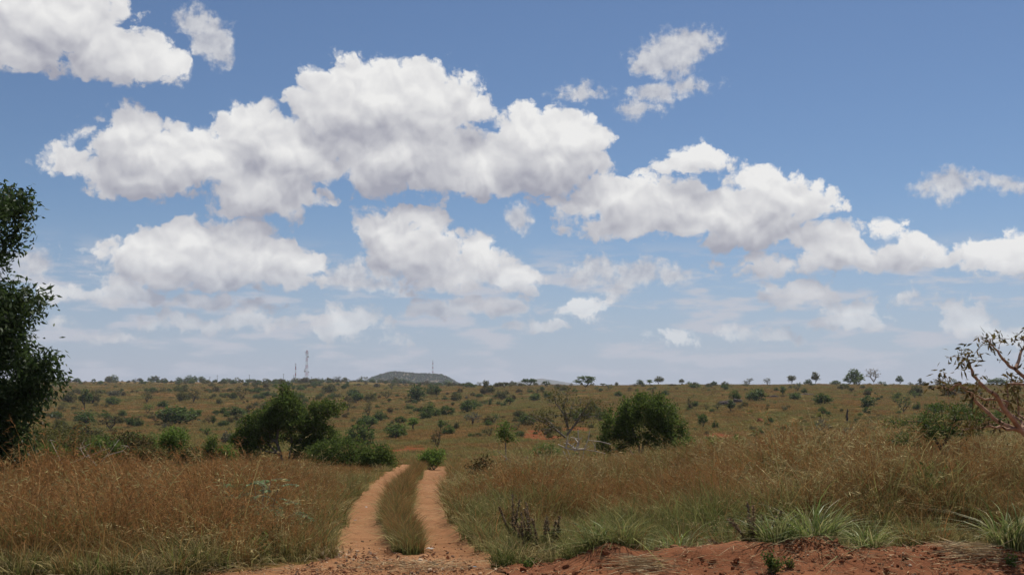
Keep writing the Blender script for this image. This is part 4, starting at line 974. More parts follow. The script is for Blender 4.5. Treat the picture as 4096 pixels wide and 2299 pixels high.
NAMED = [  # x, base y, width, height, kind, leaf colour, distinguishing label or None
 (339,1636,62,70,'upright','dark','dark tree with leaning crown above a bare red patch on the far slope'), (371,1612,58,46,'round','olive',None), (342,1699,104,58,'wide','dark','broad blue green bush low on the valley slope behind the thicket'),
 (700,1699,165,76,'wide','dark','very broad dark green domed thicket on the valley slope'), (652,1631,42,30,'round','dark',None), (588,1612,64,48,'sparse','olive',None), (450,1622,68,38,'wide','mid',None),
 (276,1611,52,42,'round','olive',None), (726,1606,48,38,'round','olive',None), (774,1611,62,50,'sparse','olive',None), (933,1598,32,30,'round','dark',None), (965,1601,64,48,'sparse','olive',None),
 (768,1671,30,36,'upright','fresh',None), (797,1669,28,32,'upright','fresh',None), (853,1704,28,36,'upright','dark','tiny dark tree with one thin trunk in open brown grass'), (525,1707,32,40,'round','dark',None),
 (556,1709,38,34,'round','dark',None), (493,1668,28,28,'round','mid',None), (440,1718,95,58,'sparse','brown',None), (318,1750,155,58,'wide','olive',None), (509,1796,105,62,'round','mid',None),
 (413,1790,60,48,'round','dark',None), (827,1750,72,40,'sparse','mid',None), (912,1778,58,50,'round','grey',None), (591,1654,55,40,'sparse','fresh',None), (456,1586,54,28,'wide','grey',None),
 (250,1640,40,30,'sparse','olive',None), (228,1690,36,46,'sparse','dark',None), (236,1720,60,40,'round','olive',None), (620,1690,50,34,'sparse','brown',None), (1010,1640,50,32,'sparse','olive',None),
 (1666,1605,70,62,'round','dark','tall rounded dark bush below the far hill'), (1748,1587,34,40,'upright','dark',None), (1499,1587,21,16,'round','dark',None), (1517,1685,53,38,'round','dark','compact ball-shaped dark bush in open grass'),
 (1472,1672,42,62,'sparse','olive',None), (1430,1604,62,36,'wide','mid',None), (1546,1596,64,33,'sparse','olive',None), (1392,1648,48,57,'sparse','olive',None), (1440,1785,112,92,'round','mid','big rounded dull green bush behind the low shrub by the track'),
 (1585,1756,125,70,'wide','mid','long green bush in the valley beyond the track crest'), (1652,1729,70,52,'umbrella','fresh','flat-topped light green tree rising from the long valley bush'), (1700,1678,58,42,'round','mid',None), (1737,1671,46,38,'round','mid',None),
 (1786,1665,64,44,'wide','mid',None), (1870,1651,60,56,'round','dark','dark rounded bush standing alone on the mid slope'), (1891,1701,78,50,'sparse','grey','broad grey green bush below the lone dark bush'), (1795,1741,54,40,'round','mid',None), (1763,1727,38,44,'upright','mid',None),
 (1748,1795,52,76,'sparse','brown','upright brownish tree-like bush behind the bright bush at the crest'), (1825,1718,28,30,'round','olive',None), (2037,1624,40,36,'upright','mid',None), (1994,1621,24,16,'round','dark',None), (1961,1621,15,22,'round','dark',None),
 (2140,1603,54,30,'wide','mid',None), (2193,1592,40,26,'round','mid',None), (1840,1598,18,22,'round','dark',None), (2108,1700,64,46,'round','mid',None), (2082,1662,42,20,'wide','mid',None), (1955,1745,60,40,'sparse','olive',None), (2060,1725,60,36,'sparse','olive',None),
 (1944,1571,34,50,'upright','olive','tree with a leaning bent trunk just below the skyline'), (2016,1557,46,30,'umbrella','olive','pale flat-topped tree on the skyline'), (2116,1552,62,40,'umbrella','dark','dark layered flat-topped tree on the skyline'), (2185,1551,32,24,'umbrella','mid','small flat-topped tree on the skyline next to the dark layered one'),
 (2342,1561,90,50,'umbrella','mid','widest flat-topped tree on the skyline above the half-bare tree'), (2599,1541,36,20,'umbrella','fresh','low pale green flat-topped tree touching a taller tree on the skyline'), (2636,1538,46,35,'upright','olive','airy tree beside the low flat-topped one on the skyline'), (2726,1539,24,25,'upright','olive',None),
 (1880,1553,44,20,'wide','dark',None), (2466,1546,20,16,'upright','olive',None), (2411,1546,22,14,'umbrella','dark',None), (2474,1586,34,24,'round','mid',None), (2660,1584,34,25,'round','dark',None), (2612,1582,18,26,'sparse','brown',None), (2373,1648,36,38,'round','dark',None),
 (3416,1537,78,64,'round','dark','biggest roundest dark tree on the right skyline'), (3493,1540,70,60,'bare','grey','pale bare tree beside the biggest round tree on the skyline'), (3262,1537,46,45,'upright','olive','spindly skyline tree with a forked trunk and a bush at its foot'), (3233,1538,30,22,'round','dark',None),
 (3167,1535,42,37,'upright','olive','small wind-bent skyline tree standing by itself'), (3342,1536,38,20,'wide','mid',None), (3599,1541,36,34,'upright','dark','lollipop-shaped skyline tree with a bare trunk'), (3681,1540,26,27,'upright','olive',None), (3753,1539,42,25,'sparse','grey',None),
 (2992,1538,40,27,'sparse','olive',None), (3069,1539,36,27,'sparse','olive',None), (2849,1543,26,15,'round','olive',None), (2782,1544,38,16,'wide','olive',None), (3026,1604,98,50,'wide','dark','dense dark bush growing over the rock outcrop'), (2941,1602,44,40,'round','mid',None), (3132,1585,40,36,'upright','mid',None),
 (3180,1602,64,36,'wide','dark',None), (3217,1575,26,22,'round','mid',None), (2896,1554,20,18,'round','mid',None), (2811,1720,48,64,'upright','dark','dark small tree above the light green shrubs on the right'), (2862,1714,27,31,'round','dark',None), (3290,1752,86,74,'sparse','grey',None), (3397,1768,66,62,'sparse','grey',None),
 (3278,1674,24,22,'round','yellow','bush with yellow blossom in open grass'), (3315,1662,26,18,'round','dark',None), (3442,1664,22,16,'round','mid',None), (3469,1582,40,20,'wide','brown',None), (3580,1614,34,25,'sparse','mid',None), (3623,1614,36,36,'sparse','dark',None), (3596,1584,22,16,'round','mid',None),
 (1347,1530,42,25,'sparse','olive','airy grey skyline tree between the lattice tower and the hill'), (375,1529,18,14,'upright','dark',None), (716,1528,28,18,'round','dark',None), (778,1523,26,21,'round','dark','round dark tree standing out on the left skyline'), (451,1529,46,12,'wide','dark',None), (1000,1527,50,14,'wide','dark',None), (1110,1527,40,12,'wide','olive',None),
 (2230,1556,40,20,'sparse','brown',None), (2540,1548,26,14,'sparse','brown',None), (2690,1546,40,12,'wide','brown',None), (3530,1541,30,16,'sparse','dark',None), (3640,1540,24,14,'sparse','olive',None), (3820,1541,44,26,'sparse','dark',None), (3990,1541,80,30,'wide','mid',None),
 (2960,1640,30,24,'sparse','olive',None), (2870,1640,44,30,'sparse','olive',None), (3000,1660,34,22,'sparse','yellow',None), (3080,1690,30,22,'round','dark',None), (3110,1770,60,44,'sparse','dark',None), (2760,1640,40,50,'sparse','olive',None), (2700,1690,40,34,'sparse','olive',None),
]
for (a, b_, w_, h_, kd, lf, lab) in NAMED:
    q = hit(a, b_, 58); m = mpp(q[1]); fl, fg = far_label(a, q, w_ * m, h_ * m, kd, lf)
    far_plant(a, b_, w_, h_, kd, lf, lab or fl, None if lab else fg, r2, pos=q)
# further smaller bushes, thick on the left, thin on the right
cnt = 0
while cnt < 205:
    left = r2.random() < .45
    if left: px = r2.uniform(190, 2050); py = 1530 + 190 * r2.random() ** 1.4
    else: px = r2.uniform(2000, 3950); py = 1542 + 150 * r2.random() ** 1.3
    q = hit(px, py, 60)
    if soil_at(q[0], q[1]) > .3 or r2.random() > .25 + 2.2 * float(fbm(q[0], q[1] * .6, 30, 2)): continue
    hm_ = float(np.clip(r2.lognormal(.35, .42), .5, 4.2)) * (1.0 if left else .85) * np.interp(q[1], [100, 400, 1000], [.8, 1.1, 1.7]); wm_ = hm_ * r2.uniform(.9, 1.9); m = mpp(q[1])
    kd = r2.choice(['round', 'wide', 'sparse', 'upright'], p=[.34, .22, .34, .10]); lf = r2.choice(['dark', 'mid', 'olive', 'brown', 'grey'], p=[.26, .26, .30, .12, .06])
    far_plant(px, py, wm_ / m, hm_ / m, kd, lf, *far_label(px, q, wm_, hm_, kd, lf), r2, pos=q); cnt += 1
# the countless scrub of the distance
SCR = bpy.data.collections.new('scrub_parts')
for i, (kd, s, lf) in enumerate([('round', 0, 'olive'), ('wide', 1, 'olive'), ('round', 2, 'mid'), ('sparse', 1, 'olive'), ('wide', 0, 'dark'), ('round', 3, 'brown')]):
    m_ = VAR[kd][s][1].copy(); m_.materials[0] = LEAF[lf]; SCR.objects.link(bpy.data.objects.new('scrub_%02d' % i, m_))
r3 = np.random.default_rng(99); n = 16000
y_ = np.exp(r3.uniform(np.log(150), np.log(1380), n)); t_ = r3.uniform(-.52, .52, n); x_ = t_ * y_
cl = np.clip(fbm(x_, y_ * .6, 55, 3) * 1.6 + .10, 0, 1) + .8 * np.clip(fbm(x_ + 300, y_ * .6, 16, 2) * 2 - .35, 0, 1)
pr_ = np.where(t_ < .03, np.interp(y_, [150, 320, 600, 1000], [.10, .20, .55, .8]), np.interp(y_, [150, 600, 700], [.16, .26, .4])) * cl * 1.25
k = r3.random(n) < pr_; x_, y_ = x_[k], y_[k]; n = len(x_)
s_ = np.clip(r3.lognormal(-.15, .45, n), .35, 2.6) * np.interp(y_, [150, 500, 1200], [.75, 1.5, 2.9]); s_ = np.where(x_ / y_ > .05, s_ * .7, s_)
n2 = 9000; y2 = np.exp(r3.uniform(np.log(95), np.log(620), n2)); t2 = r3.uniform(-.52, .52, n2); x2 = t2 * y2
k = r3.random(n2) < np.clip(fbm(x2 + 40, y2 * .5, 26, 3) * 2.4 - .25, 0, 1) * np.where(t2 < .05, .55, .40); x2, y2 = x2[k], y2[k]
s2 = r3.uniform(.25, .75, len(x2)) * np.interp(y2, [95, 600], [1, 1.5]); x_ = np.concatenate([x_, x2]); y_ = np.concatenate([y_, y2]); s_ = np.concatenate([s_, s2]); n = len(x_)
scatter('distant_scrub', SCR, np.stack([x_, y_, land(x_, y_) - .05], 1), r3.random(n) * 6.28, np.zeros((n, 2)), np.stack([s_ * r3.uniform(1.1, 2.1, n), s_ * 1.5, s_], 1), r3.integers(0, 6, n),
        'low scrub dotted over the distant savanna up to the skyline', 'scrub')

# ------------------------------------------------------------------ rocks, termite mounds, dead trunk
def rock_mesh(name, seed, sub=3, rough=.25, mat=None, flat=1.):
    import bmesh
    bm = bmesh.new(); bmesh.ops.create_icosphere(bm, subdivisions=sub, radius=1); r4 = np.random.default_rng(seed); o = r4.random(3) * 50
    for v in bm.verts:
        c_ = v.co; f = 1 + rough * float(fbm(c_.x * 1.3 + o[0] + c_.z, c_.y * 1.3 + o[1] - c_.z * .7, 1.1, 3)) + rough * .5 * float(fbm(c_.z * 2 + o[2], c_.x * 2, .6, 2))
        v.co = c_ * f; v.co.z *= flat
    me = bpy.data.meshes.new(name); bm.to_mesh(me); bm.free(); me.materials.append(mat); return me
MROCK = plain_mat('rock_dark', (.055, .042, .036), (.10, .078, .066), 2.0, .95, 0., .04); MMOUND = plain_mat('termite_soil', (.20, .055, .025), (.26, .085, .04), 3.0, 1., 0., .04)
for (a, b_, w_, h_, lab, sd) in [(2905, 1622, 70, 26, 'dark boulder at the left end of the bushy outcrop', 1), (2950, 1612, 50, 22, 'dark boulder under the dense bush of the outcrop', 2), (3222, 1581, 74, 10, 'flat dark rock slab on the upper right slope', 3), (3095, 1590, 60, 12, 'low dark rock between the bushes of the outcrop', 4)]:
    p = hit(a, b_, 58); m = mpp(p[1]); o = ob('boulder', rock_mesh('boulder', sd, 3, .5, MROCK), loc=p, label=lab, cat='rock'); o.scale = (w_ * m / 2, w_ * m / 2.4, h_ * m * .8)
for (a, b_, w_, h_, lab, sd) in [(3040, 1689, 30, 17, 'red termite mound in open grass on the right slope', 11), (3024, 1735, 26, 16, 'small bright red termite mound above the light green shrubs', 12), (330, 1640, 16, 7, 'low red mound under the dark leaning tree', 13)]:
    p = hit(a, b_, 58); m = mpp(p[1]); o = ob('termite_mound', rock_mesh('termite_mound', sd, 3, .5, MMOUND), loc=p, label=lab, cat='mound'); o.scale = (w_ * m / 2, w_ * m / 2, h_ * m)
p = hit(3389, 1690, 58); m = mpp(p[1]); e = ob('dead_tree', None, loc=p, label='knobbly dead tree trunk with stub limbs standing in open grass', cat='tree')
P3 = np.array([(0, 0, 0), (.02, 0, .8), (-.05, 0, 1.4), (.08, 0, 2.0), (.05, 0, 2.5)]) * (54 * m / 2.5); a1, a2 = tubes(P3[:-1], P3[1:], [.22, .2, .17, .15], [.2, .17, .15, .07], 7)
b1_, b2_ = tubes(P3[[1, 2, 3]], P3[[1, 2, 3]] + np.array([(-.4, 0, .4), (.3, 0, .3), (.35, 0, .25)]) * (54 * m / 2.5), .12, .04, 6)
ob('trunk', mesh('trunk', np.concatenate([a1, b1_]), np.concatenate([a2, b2_ + len(a1)]), mat=BARK['dark']), e)

# ------------------------------------------------------------------ stones, litter, straw
STN = [rock_mesh('stone_%d' % i, 40 + i, 2, .55, plain_mat('stone_%d' % i, c1, c2, 3., .95, 0., .08), .7) for i, (c1, c2) in enumerate([((.36, .18, .085), (.44, .25, .13)), ((.28, .125, .06), (.35, .18, .09)), ((.48, .34, .22), (.55, .41, .28)), ((.13, .075, .048), (.18, .105, .065))])]
r4 = np.random.default_rng(55); STL = ['orange stone', 'rusty brown stone', 'pale cream stone', 'dark brown stone']
spots = [(1740, 2283, 26, 0), (1560, 2290, 20, 0), (1405, 2170, 12, 1), (1450, 2165, 10, 3), (1560, 2270, 34, 1), (1690, 2230, 40, 0), (1680, 2245, 30, 2), (3400, 2228, 28, 0), (3185, 2225, 17, 0), (3188, 2205, 12, 0), (3232, 2222, 11, 2), (3400, 2197, 10, 0), (3412, 2170, 10, 2), (3880, 2187, 13, 0), (3640, 2262, 12, 2), (3630, 2187, 10, 0), (3825, 2280, 16, 0), (1450, 2250, 14, 3), (1300, 2262, 12, 1), (1230, 2258, 10, 3), (1770, 2275, 14, 2), (1590, 2283, 16, 0), (1985, 2278, 16, 2), (2090, 2290, 12, 2)]
for _ in range(110):
    if r4.random() < .62: spots.append((r4.uniform(1150, 1980), 2300 - 130 * r4.random() ** 1.3, r4.uniform(5, 12), int(r4.integers(0, 4))))
    else: spots.append((r4.uniform(2700, 4090), r4.uniform(2170, 2299), r4.uniform(5, 11), int(r4.integers(0, 3))))
for (a, b_, s, k) in spots:
    p = hit(a, b_, 10)
    if bare_max(p[0], p[1]) < .05: continue
    m = mpp(p[1]); bank = p[0] > .3; big = s >= 20
    o = ob('stone', STN[k], loc=p + np.array([0, 0, .003]), label='%s%s lying on the %s' % ('larger ' if big else 'small ', STL[k], 'red soil bank' if bank else 'gravelly mouth of the dirt track'), cat='stone', group='%s%ss on the %s' % ('larger ' if big else 'small ', STL[k], 'bank' if bank else 'track mouth'))
    r_ = s * m / 2; o.scale = (r_ * r4.uniform(.9, 1.25), r_ * r4.uniform(.8, 1.2), r_ * r4.uniform(.7, 1)); o.rotation_euler = (r4.normal(0, .3), r4.normal(0, .3), r4.random() * 6.28)
# gravel (stuff)
GRC = bpy.data.collections.new('gravel_parts')
for i in range(4): GRC.objects.link(bpy.data.objects.new('gravel_%02d' % i, STN[i]))
n = 13000; x_ = np.concatenate([r4.uniform(-9, .8, n // 2), r4.normal(-2, 1.3, n // 4), r4.uniform(.2, 9, n // 4)]); y_ = np.concatenate([r4.uniform(13.6, 15.6, n // 2), 14.6 + np.abs(r4.normal(0, 1.9, n // 4)), r4.uniform(13.8, 16.4, n // 4)])
k = (bare_max(x_, y_) > .02) & (fbm(x_, y_, 1.6, 2) + r4.normal(0, .25, len(x_)) > -.05); x_, y_ = x_[k], y_[k]; n = len(x_)
s_ = np.clip(r4.lognormal(-4.75, .55, n), .003, .035)
scatter('gravel', GRC, np.stack([x_, y_, land(x_, y_) + .004], 1), r4.random(n) * 6.28, r4.normal(0, .4, (n, 2)), np.stack([s_ * 1.2, s_, s_ * .8], 1), r4.choice(4, n, p=[.42, .40, .05, .13]), 'loose orange gravel strewn over the dirt road and bank', 'gravel')
CLC = bpy.data.collections.new('clod_parts')
for i in range(3): CLC.objects.link(bpy.data.objects.new('clod_%02d' % i, rock_mesh('clod_%d' % i, 70 + i, 2, .7, MAT_BANK, .75)))
n = 7000; x_ = r4.uniform(.1, 11, n); y_ = r4.uniform(14.0, 16.7, n); k = (bare(x_, y_)[2] > 0.) & (fbm(x_, y_, .9, 2) + r4.normal(0, .3, n) > .05); x_, y_ = x_[k], y_[k]; n = len(x_)
s_ = np.clip(r4.lognormal(-4.25, .6, n), .005, .06)
scatter('soil_clods', CLC, np.stack([x_, y_, land(x_, y_) + .002], 1), r4.random(n) * 6.28, r4.normal(0, .4, (n, 2)), np.stack([s_ * 1.2, s_, s_ * .8], 1), r4.integers(0, 3, n), 'crumbly red soil clods littering the bank', 'soil')
# dry leaf litter at the left roadside
def litter(name, cx_, cy_, rx, ry, n, L, W, mat, lab, cat, sd, zoff=.01, flat=.5, stuff=True):
    r5 = np.random.default_rng(sd); c_ = hit(cx_, cy_, 10); m = mpp(c_[1]); x_ = c_[0] + r5.normal(0, rx * m * .5, n); y_ = c_[1] + r5.normal(0, ry, n)
    z_ = land(x_, y_) + zoff * r5.uniform(.5, 4, n); d = r5.normal(0, 1, (n, 3)) * [1, 1, flat]
    v_, q_ = leaves(np.stack([x_, y_, z_], 1), d, L * r5.uniform(.5, 1.4, n), W * r5.uniform(.6, 1.3, n), r5, .2)
    ob(name, mesh(name, v_ - c_, q_, attrs={'h': np.repeat(r5.random(n), 4), 'tint': np.repeat(r5.beta(1.2, 2, n), 4)}, mat=mat), loc=c_, kind='stuff' if stuff else None, label=lab, cat=cat)
MDRY = plant_mat('dry_leaf', (.46, .32, .20), (.60, .46, .33), (.30, .17, .09), trans=.15); MSTRAW = plant_mat('straw', (.45, .34, .19), (.58, .47, .28), (.30, .20, .10), trans=.15)
litter('dry_leaves', 1090, 2218, 260, .30, 420, .10, .06, MDRY, 'pale dry fallen leaves heaped at the grass edge of the road', 'leaves', 81, .02)
litter('dry_leaves', 1180, 2235, 360, .30, 160, .08, .05, MDRY, 'loose dry leaves strewn on the road shoulder below the leaf heap', 'leaves', 82)
litter('loose_straw', 1660, 2265, 300, .28, 500, .22, .007, MSTRAW, 'loose straw strewn across the mouth of the track', 'straw', 83, .012, .15)
litter('loose_straw', 3300, 2215, 1300, .40, 1300, .24, .007, MSTRAW, 'loose straw strewn over the red soil bank', 'straw', 84, .012, .25)
litter('loose_straw', 500, 2280, 900, .35, 900, .25, .008, MSTRAW, 'flattened dead straw along the left road edge', 'straw', 85, .015, .3)
def heap(px, py, wpx, lab, sd, n=260):
    r5 = np.random.default_rng(sd); c_ = hit(px, py, 10); m = mpp(c_[1]); rx = wpx * m / 2
    x_ = r5.normal(0, rx * .42, n); y_ = r5.normal(0, .14, n); top = .10 * np.exp(-(x_ / rx) ** 2 * 2 - (y_ / .2) ** 2); z_ = land(c_[0] + x_, c_[1] + y_) - c_[2] + top * r5.uniform(.1, 1.2, n) + .006
    an = r5.normal(0, .35, n); d = np.stack([np.cos(an) * r5.choice([-1, 1], n), np.sin(an), r5.normal(0, .12, n)], 1)
    v_, q_ = leaves(np.stack([x_, y_, z_], 1), d, r5.uniform(.18, .45, n), .011, r5, .1)
    ob('cut_grass_heap', mesh('cut_grass_heap', v_, q_, attrs={'h': np.repeat(r5.random(n), 4), 'tint': np.repeat(r5.beta(1.2, 2.4, n), 4)}, mat=MSTRAW), loc=c_, label=lab, cat='grass heap')
heap(3880, 2215, 240, 'heap of cut dry grass lying on the red soil bank', 91); heap(4075, 2192, 90, 'smaller wisp of cut grass under the broad bladed clump', 92, 120); heap(2560, 2268, 260, 'tangle of dry stalks at the low left end of the soil bank', 93, 240)
def scrap(px, py, s, c_, lab, sd):
    r5 = np.random.default_rng(sd); p = hit(px, py, 10); m = mpp(p[1]); g = 6; u_, v_ = np.meshgrid(np.linspace(-1, 1, g), np.linspace(-1, 1, g))
    z_ = .35 * r5.random((g, g)) + .1; vv_ = np.stack([u_ * (1 + .3 * r5.random((g, g))), v_ * (.6 + .3 * r5.random((g, g))), z_], -1).reshape(-1, 3) * s * m / 2
    i = np.arange(g * g).reshape(g, g); q_ = np.stack([i[:-1, :-1], i[:-1, 1:], i[1:, 1:], i[1:, :-1]], -1).reshape(-1, 4)
    me = mesh('plastic_scrap', vv_, q_, mat=plain_mat('scrap_%d' % sd, c_, rough=.4)); o = ob('plastic_scrap', me, loc=p, label=lab, cat='litter'); o.modifiers.new('thick', 'SOLIDIFY').thickness = .004; o.rotation_euler.z = r5.random() * 6
scrap(1694, 2158, 18, (.03, .30, .20), 'crumpled green plastic scrap beside the middle grass strip', 1)
scrap(1900, 2267, 14, (.35, .50, .62), 'pale blue plastic scrap on the right of the track mouth', 2)
scrap(1744, 2258, 18, (.02, .018, .02), 'crumpled black scrap among the gravel of the track mouth', 3)
scrap(1421, 2080, 10, (.25, .25, .27), 'grey crushed can lying in the left wheel rut', 4)
scrap(1465, 2027, 9, (.65, .65, .65), 'white paper scrap higher up the left wheel rut', 5)
scrap(1720, 2195, 24, (.60, .55, .52), 'whitish flattened scrap on the gravel by the right rut', 6)

# ------------------------------------------------------------------ hill, far mountain
def hillmesh(name, dist, outline, depth, mat, nx=150, ny=60, rough=1.0, zbase=-22):
    o = np.array(outline, float); xs_px = np.linspace(o[0, 0], o[-1, 0], nx); top = np.interp(xs_px, o[:, 0], o[:, 1])
    dd = [pixdir(a, b) / pixdir(a, b)[1] for a, b in zip(xs_px, top)]; xw = np.array([d[0] * dist for d in dd]); zt = np.array([CAM[2] + d[2] * dist for d in dd])
    s = np.linspace(-1, 1, ny); prof = np.clip(1 - np.abs(s) ** 1.8, 0, 1)
    Xh = np.broadcast_to(xw[None], (ny, nx)); Yh = dist + s[:, None] * depth + 0 * Xh; Zh = zbase + (zt - zbase)[None] * prof[:, None]
    Zh = Zh + rough * (fbm(Xh, Yh, 60, 4) * 6) * prof[:, None] * (1 - np.exp(-((s[:, None]) / .18) ** 2))
    i = np.arange(nx * ny).reshape(ny, nx); q = np.stack([i[:-1, :-1], i[:-1, 1:], i[1:, 1:], i[1:, :-1]], -1).reshape(-1, 4)
    ob(name, mesh(name, np.stack([Xh, Yh, Zh], -1).reshape(-1, 3), q, mat=mat, smooth=True), kind='structure')
    return Xh, Yh, Zh
def hill_material():
    m, t = material('hill_cover'); N = NT(t); pos = N.pos(); n1 = N.noise(pos, .02, 5, .6); n2 = N.noise(pos, .12, 4, .6)
    c = N.mix(N.ss(n1, .4, .6), C4((.065, .07, .032)), C4((.21, .155, .10))); c = N.mix(N.ss(n2, .48, .56), c, C4((.035, .045, .02)))
    p = N.n('ShaderNodeBsdfPrincipled'); N.set(p.inputs['Base Color'], c); p.inputs['Roughness'].default_value = 1; p.inputs['Specular IOR Level'].default_value = 0
    N.out(p.outputs[0]); return m
HD = 3000.
OUT = [(1400, 1556), (1440, 1545), (1465, 1531), (1490, 1514), (1520, 1502), (1560, 1491), (1585, 1489), (1640, 1495), (1680, 1497), (1730, 1498), (1760, 1500), (1790, 1512), (1815, 1526), (1840, 1541), (1880, 1552)]
Xh, Yh, Zh = hillmesh('hill', HD, OUT, 260, hill_material())
r5 = np.random.default_rng(66); n = 2600; a = r5.integers(0, Xh.shape[0] // 2 + 4, n); b = r5.integers(0, Xh.shape[1], n)
px_, py_, pz_ = Xh[a, b] + r5.normal(0, 2, n), Yh[a, b] + r5.normal(0, 3, n), Zh[a, b] - .8; s_ = r5.uniform(2.4, 5.6, n)
scatter('hill_woodland', SCR, np.stack([px_, py_, pz_], 1), r5.random(n) * 6.28, np.zeros((n, 2)), np.stack([s_ * 1.3, s_ * 1.3, s_], 1), r5.integers(0, 6, n), 'scrubby woodland covering the distant flat-topped hill', 'woodland')
hillmesh('far_mountain', 8600., [(1960, 1545), (2040, 1532), (2110, 1519), (2165, 1513), (2220, 1521), (2290, 1533), (2400, 1545)], 700, hill_material(), 60, 24, .4, -60)
hillmesh('far_mountain', 8900., [(-260, 1540), (-60, 1518), (60, 1508), (140, 1512), (260, 1522), (420, 1536), (560, 1545)], 700, hill_material(), 60, 24, .4, -60)

# ------------------------------------------------------------------ lattice towers, mast, poles
MRED = plain_mat('paint_red', (.42, .035, .025), (.36, .04, .03), 3, .5); MWHT = plain_mat('paint_white', (.78, .78, .76), (.70, .70, .68), 3, .5); MGREY = plain_mat('steel_grey', (.30, .31, .32), (.24, .25, .26), 3, .5); MPOLE = plain_mat('pole_wood', (.10, .08, .065), (.14, .11, .09), 3, .9)
def tower(pos, H, wb, wt_, label, nsec=7, thick=.16, dishes=(), panels=0, first_red=True):
    e = ob('lattice_tower', None, loc=pos, label=label, cat='tower'); c3 = [(math.cos(a_), math.sin(a_)) for a_ in (R(100), R(220), R(340))]
    def leg(i, f): r_ = (wb + (wt_ - wb) * f) / 2 * 1.15; return np.array([c3[i][0] * r_, c3[i][1] * r_, H * f])
    for s in range(nsec):
        p0, p1, rr = [], [], []; f0, f1 = s / nsec, (s + 1) / nsec; k = 2
        for i in range(3):
            p0.append(leg(i, f0)); p1.append(leg(i, f1)); rr.append(thick)
            j = (i + 1) % 3
            for m_ in range(k):
                g0, g1 = f0 + (f1 - f0) * m_ / k, f0 + (f1 - f0) * (m_ + 1) / k
                p0 += [leg(i, g0), leg(j, g0), leg(i, g0)]; p1 += [leg(j, g1), leg(i, g1), leg(j, g0)]; rr += [thick * .45] * 3
        v_, q_ = tubes(np.array(p0), np.array(p1), np.array(rr), np.array(rr), 4)
        ob('tower_section', mesh('tower_section', v_, q_, mat=MRED if (s % 2 == 0) == first_red else MWHT), e)
    for (f, i, rad) in dishes:
        c_ = leg(i, f) * [1, 1, 1]; d = unit(np.array([c3[i][0], c3[i][1] - 1.0, 0])); v_, q_ = tubes((c_ + d * .2)[None], (c_ + d * (.2 + rad * .6))[None], rad * .7, rad, 14)
        v2, q2 = tubes((c_ + d * (.2 + rad * .6))[None], (c_ + d * (.2 + rad * .9))[None], rad, .05, 14)
        ob('dish', mesh('dish', np.concatenate([v_, v2]), np.concatenate([q_, q2 + len(v_)]), mat=MWHT), e)
    for k in range(panels):
        i = k % 3; c_ = leg(i, .93 - .05 * (k // 3)); d = np.array([c3[i][0], c3[i][1], 0]); v_, q_ = tubes((c_ + d * .7 - [0, 0, 1])[None], (c_ + d * .7 + [0, 0, 1])[None], .22, .22, 4)
        ob('antenna_panel', mesh('antenna_panel', v_, q_, mat=MWHT), e)
    return e
def sky_pt(px, py, d):
    v_ = pixdir(px, py); v_ = v_ / v_[1]; x_ = v_[0] * d; return np.array([x_, d, float(land(x_, d))])
p = sky_pt(1226, 1518, 1150.); Ht = CAM[2] + (pixdir(1226, 1400)[2] / pixdir(1226, 1400)[1]) * 1150 - p[2]
tower(p, Ht, 3.6, 1.3, 'red and white banded lattice tower with dishes on the left skyline', 9, .10, [(.80, 2, 1.0), (.36, 1, 1.1), (.42, 1, .7), (.33, 2, .8)], 6)
xh = pixdir(1731, 1498); xh = xh / xh[1]; zt = CAM[2] + xh[2] * HD; Hh = CAM[2] + (pixdir(1731, 1440)[2] / pixdir(1731, 1440)[1]) * HD - zt
tower(np.array([xh[0] * HD, HD, zt - 1.5]), Hh + 1.5, 4.2, 1.2, 'slender lattice tower standing on top of the distant hill', 7, .2, [], 3, first_red=False)
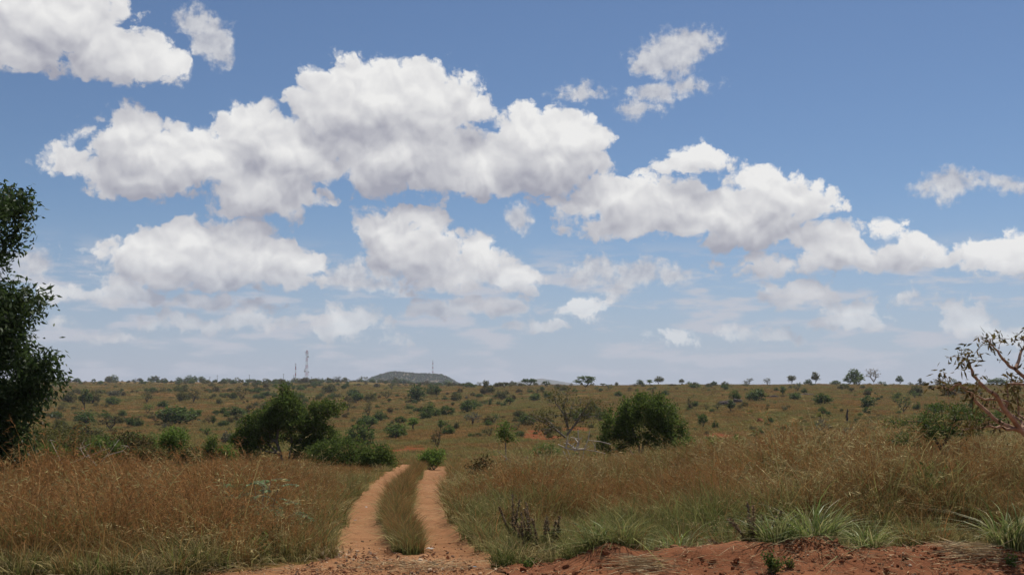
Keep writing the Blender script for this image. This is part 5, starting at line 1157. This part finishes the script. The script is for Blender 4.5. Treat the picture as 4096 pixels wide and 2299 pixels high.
p = sky_pt(1182, 1518, 1190.); Hm = CAM[2] + (pixdir(1182, 1452)[2] / pixdir(1182, 1452)[1]) * 1190 - p[2]
tower(p, Hm, 1.0, .7, 'very thin guyed mast beside the banded tower', 6, .10)
for k, (px, y0, y1) in enumerate([(440, 1508, 1530), (541, 1512, 1530), (637, 1505, 1528), (752, 1503, 1524), (839, 1506, 1522), (869, 1500, 1520), (997, 1498, 1520), (1134, 1494, 1519), (1175, 1499, 1519), (1246, 1506, 1519), (1275, 1508, 1520), (1380, 1515, 1530), (1620, 1520, 1545), (1775, 1521, 1548), (1918, 1534, 1552), (265, 1514, 1530)]):
    d = 1100. if px < 1300 else (900. if px < 1900 else 760.); p = sky_pt(px, y1, d); Hp = CAM[2] + (pixdir(px, y0)[2] / pixdir(px, y0)[1]) * d - p[2]
    e = ob('utility_pole', None, loc=p, label='dark wooden utility pole on the skyline', cat='pole', group='utility poles along the left skyline')
    v_, q_ = tubes(np.array([[0, 0, -.3]]), np.array([[0, 0, Hp]]), .22, .15, 6); ob('post', mesh('post', v_, q_, mat=MPOLE), e)
    v_, q_ = tubes(np.array([[-.9, 0, Hp - .6]]), np.array([[.9, 0, Hp - .6]]), .08, .08, 4); ob('crossarm', mesh('crossarm', v_, q_, mat=MPOLE), e)

# ------------------------------------------------------------------ air
def haze():
    m, t = material('haze_air'); N = NT(t); v = N.n('ShaderNodeVolumePrincipled')
    v.inputs['Color'].default_value = (.82, .88, 1, 1); v.inputs['Density'].default_value = 9e-5; v.inputs['Anisotropy'].default_value = .1
    t.links.new(v.outputs[0], N.n('ShaderNodeOutputMaterial').inputs['Volume'])
    c_ = np.array([(x_, y_, z_) for z_ in (-75, 150) for y_ in (-230, 10300) for x_ in (-7900, 7900)], float)
    q = np.array([(0, 2, 3, 1), (4, 5, 7, 6), (0, 1, 5, 4), (2, 6, 7, 3), (0, 4, 6, 2), (1, 3, 7, 5)])
    ob('haze', mesh('haze', c_, q, mat=m), kind='stuff', label='thin bluish haze hanging over the whole savanna', cat='haze')
haze()
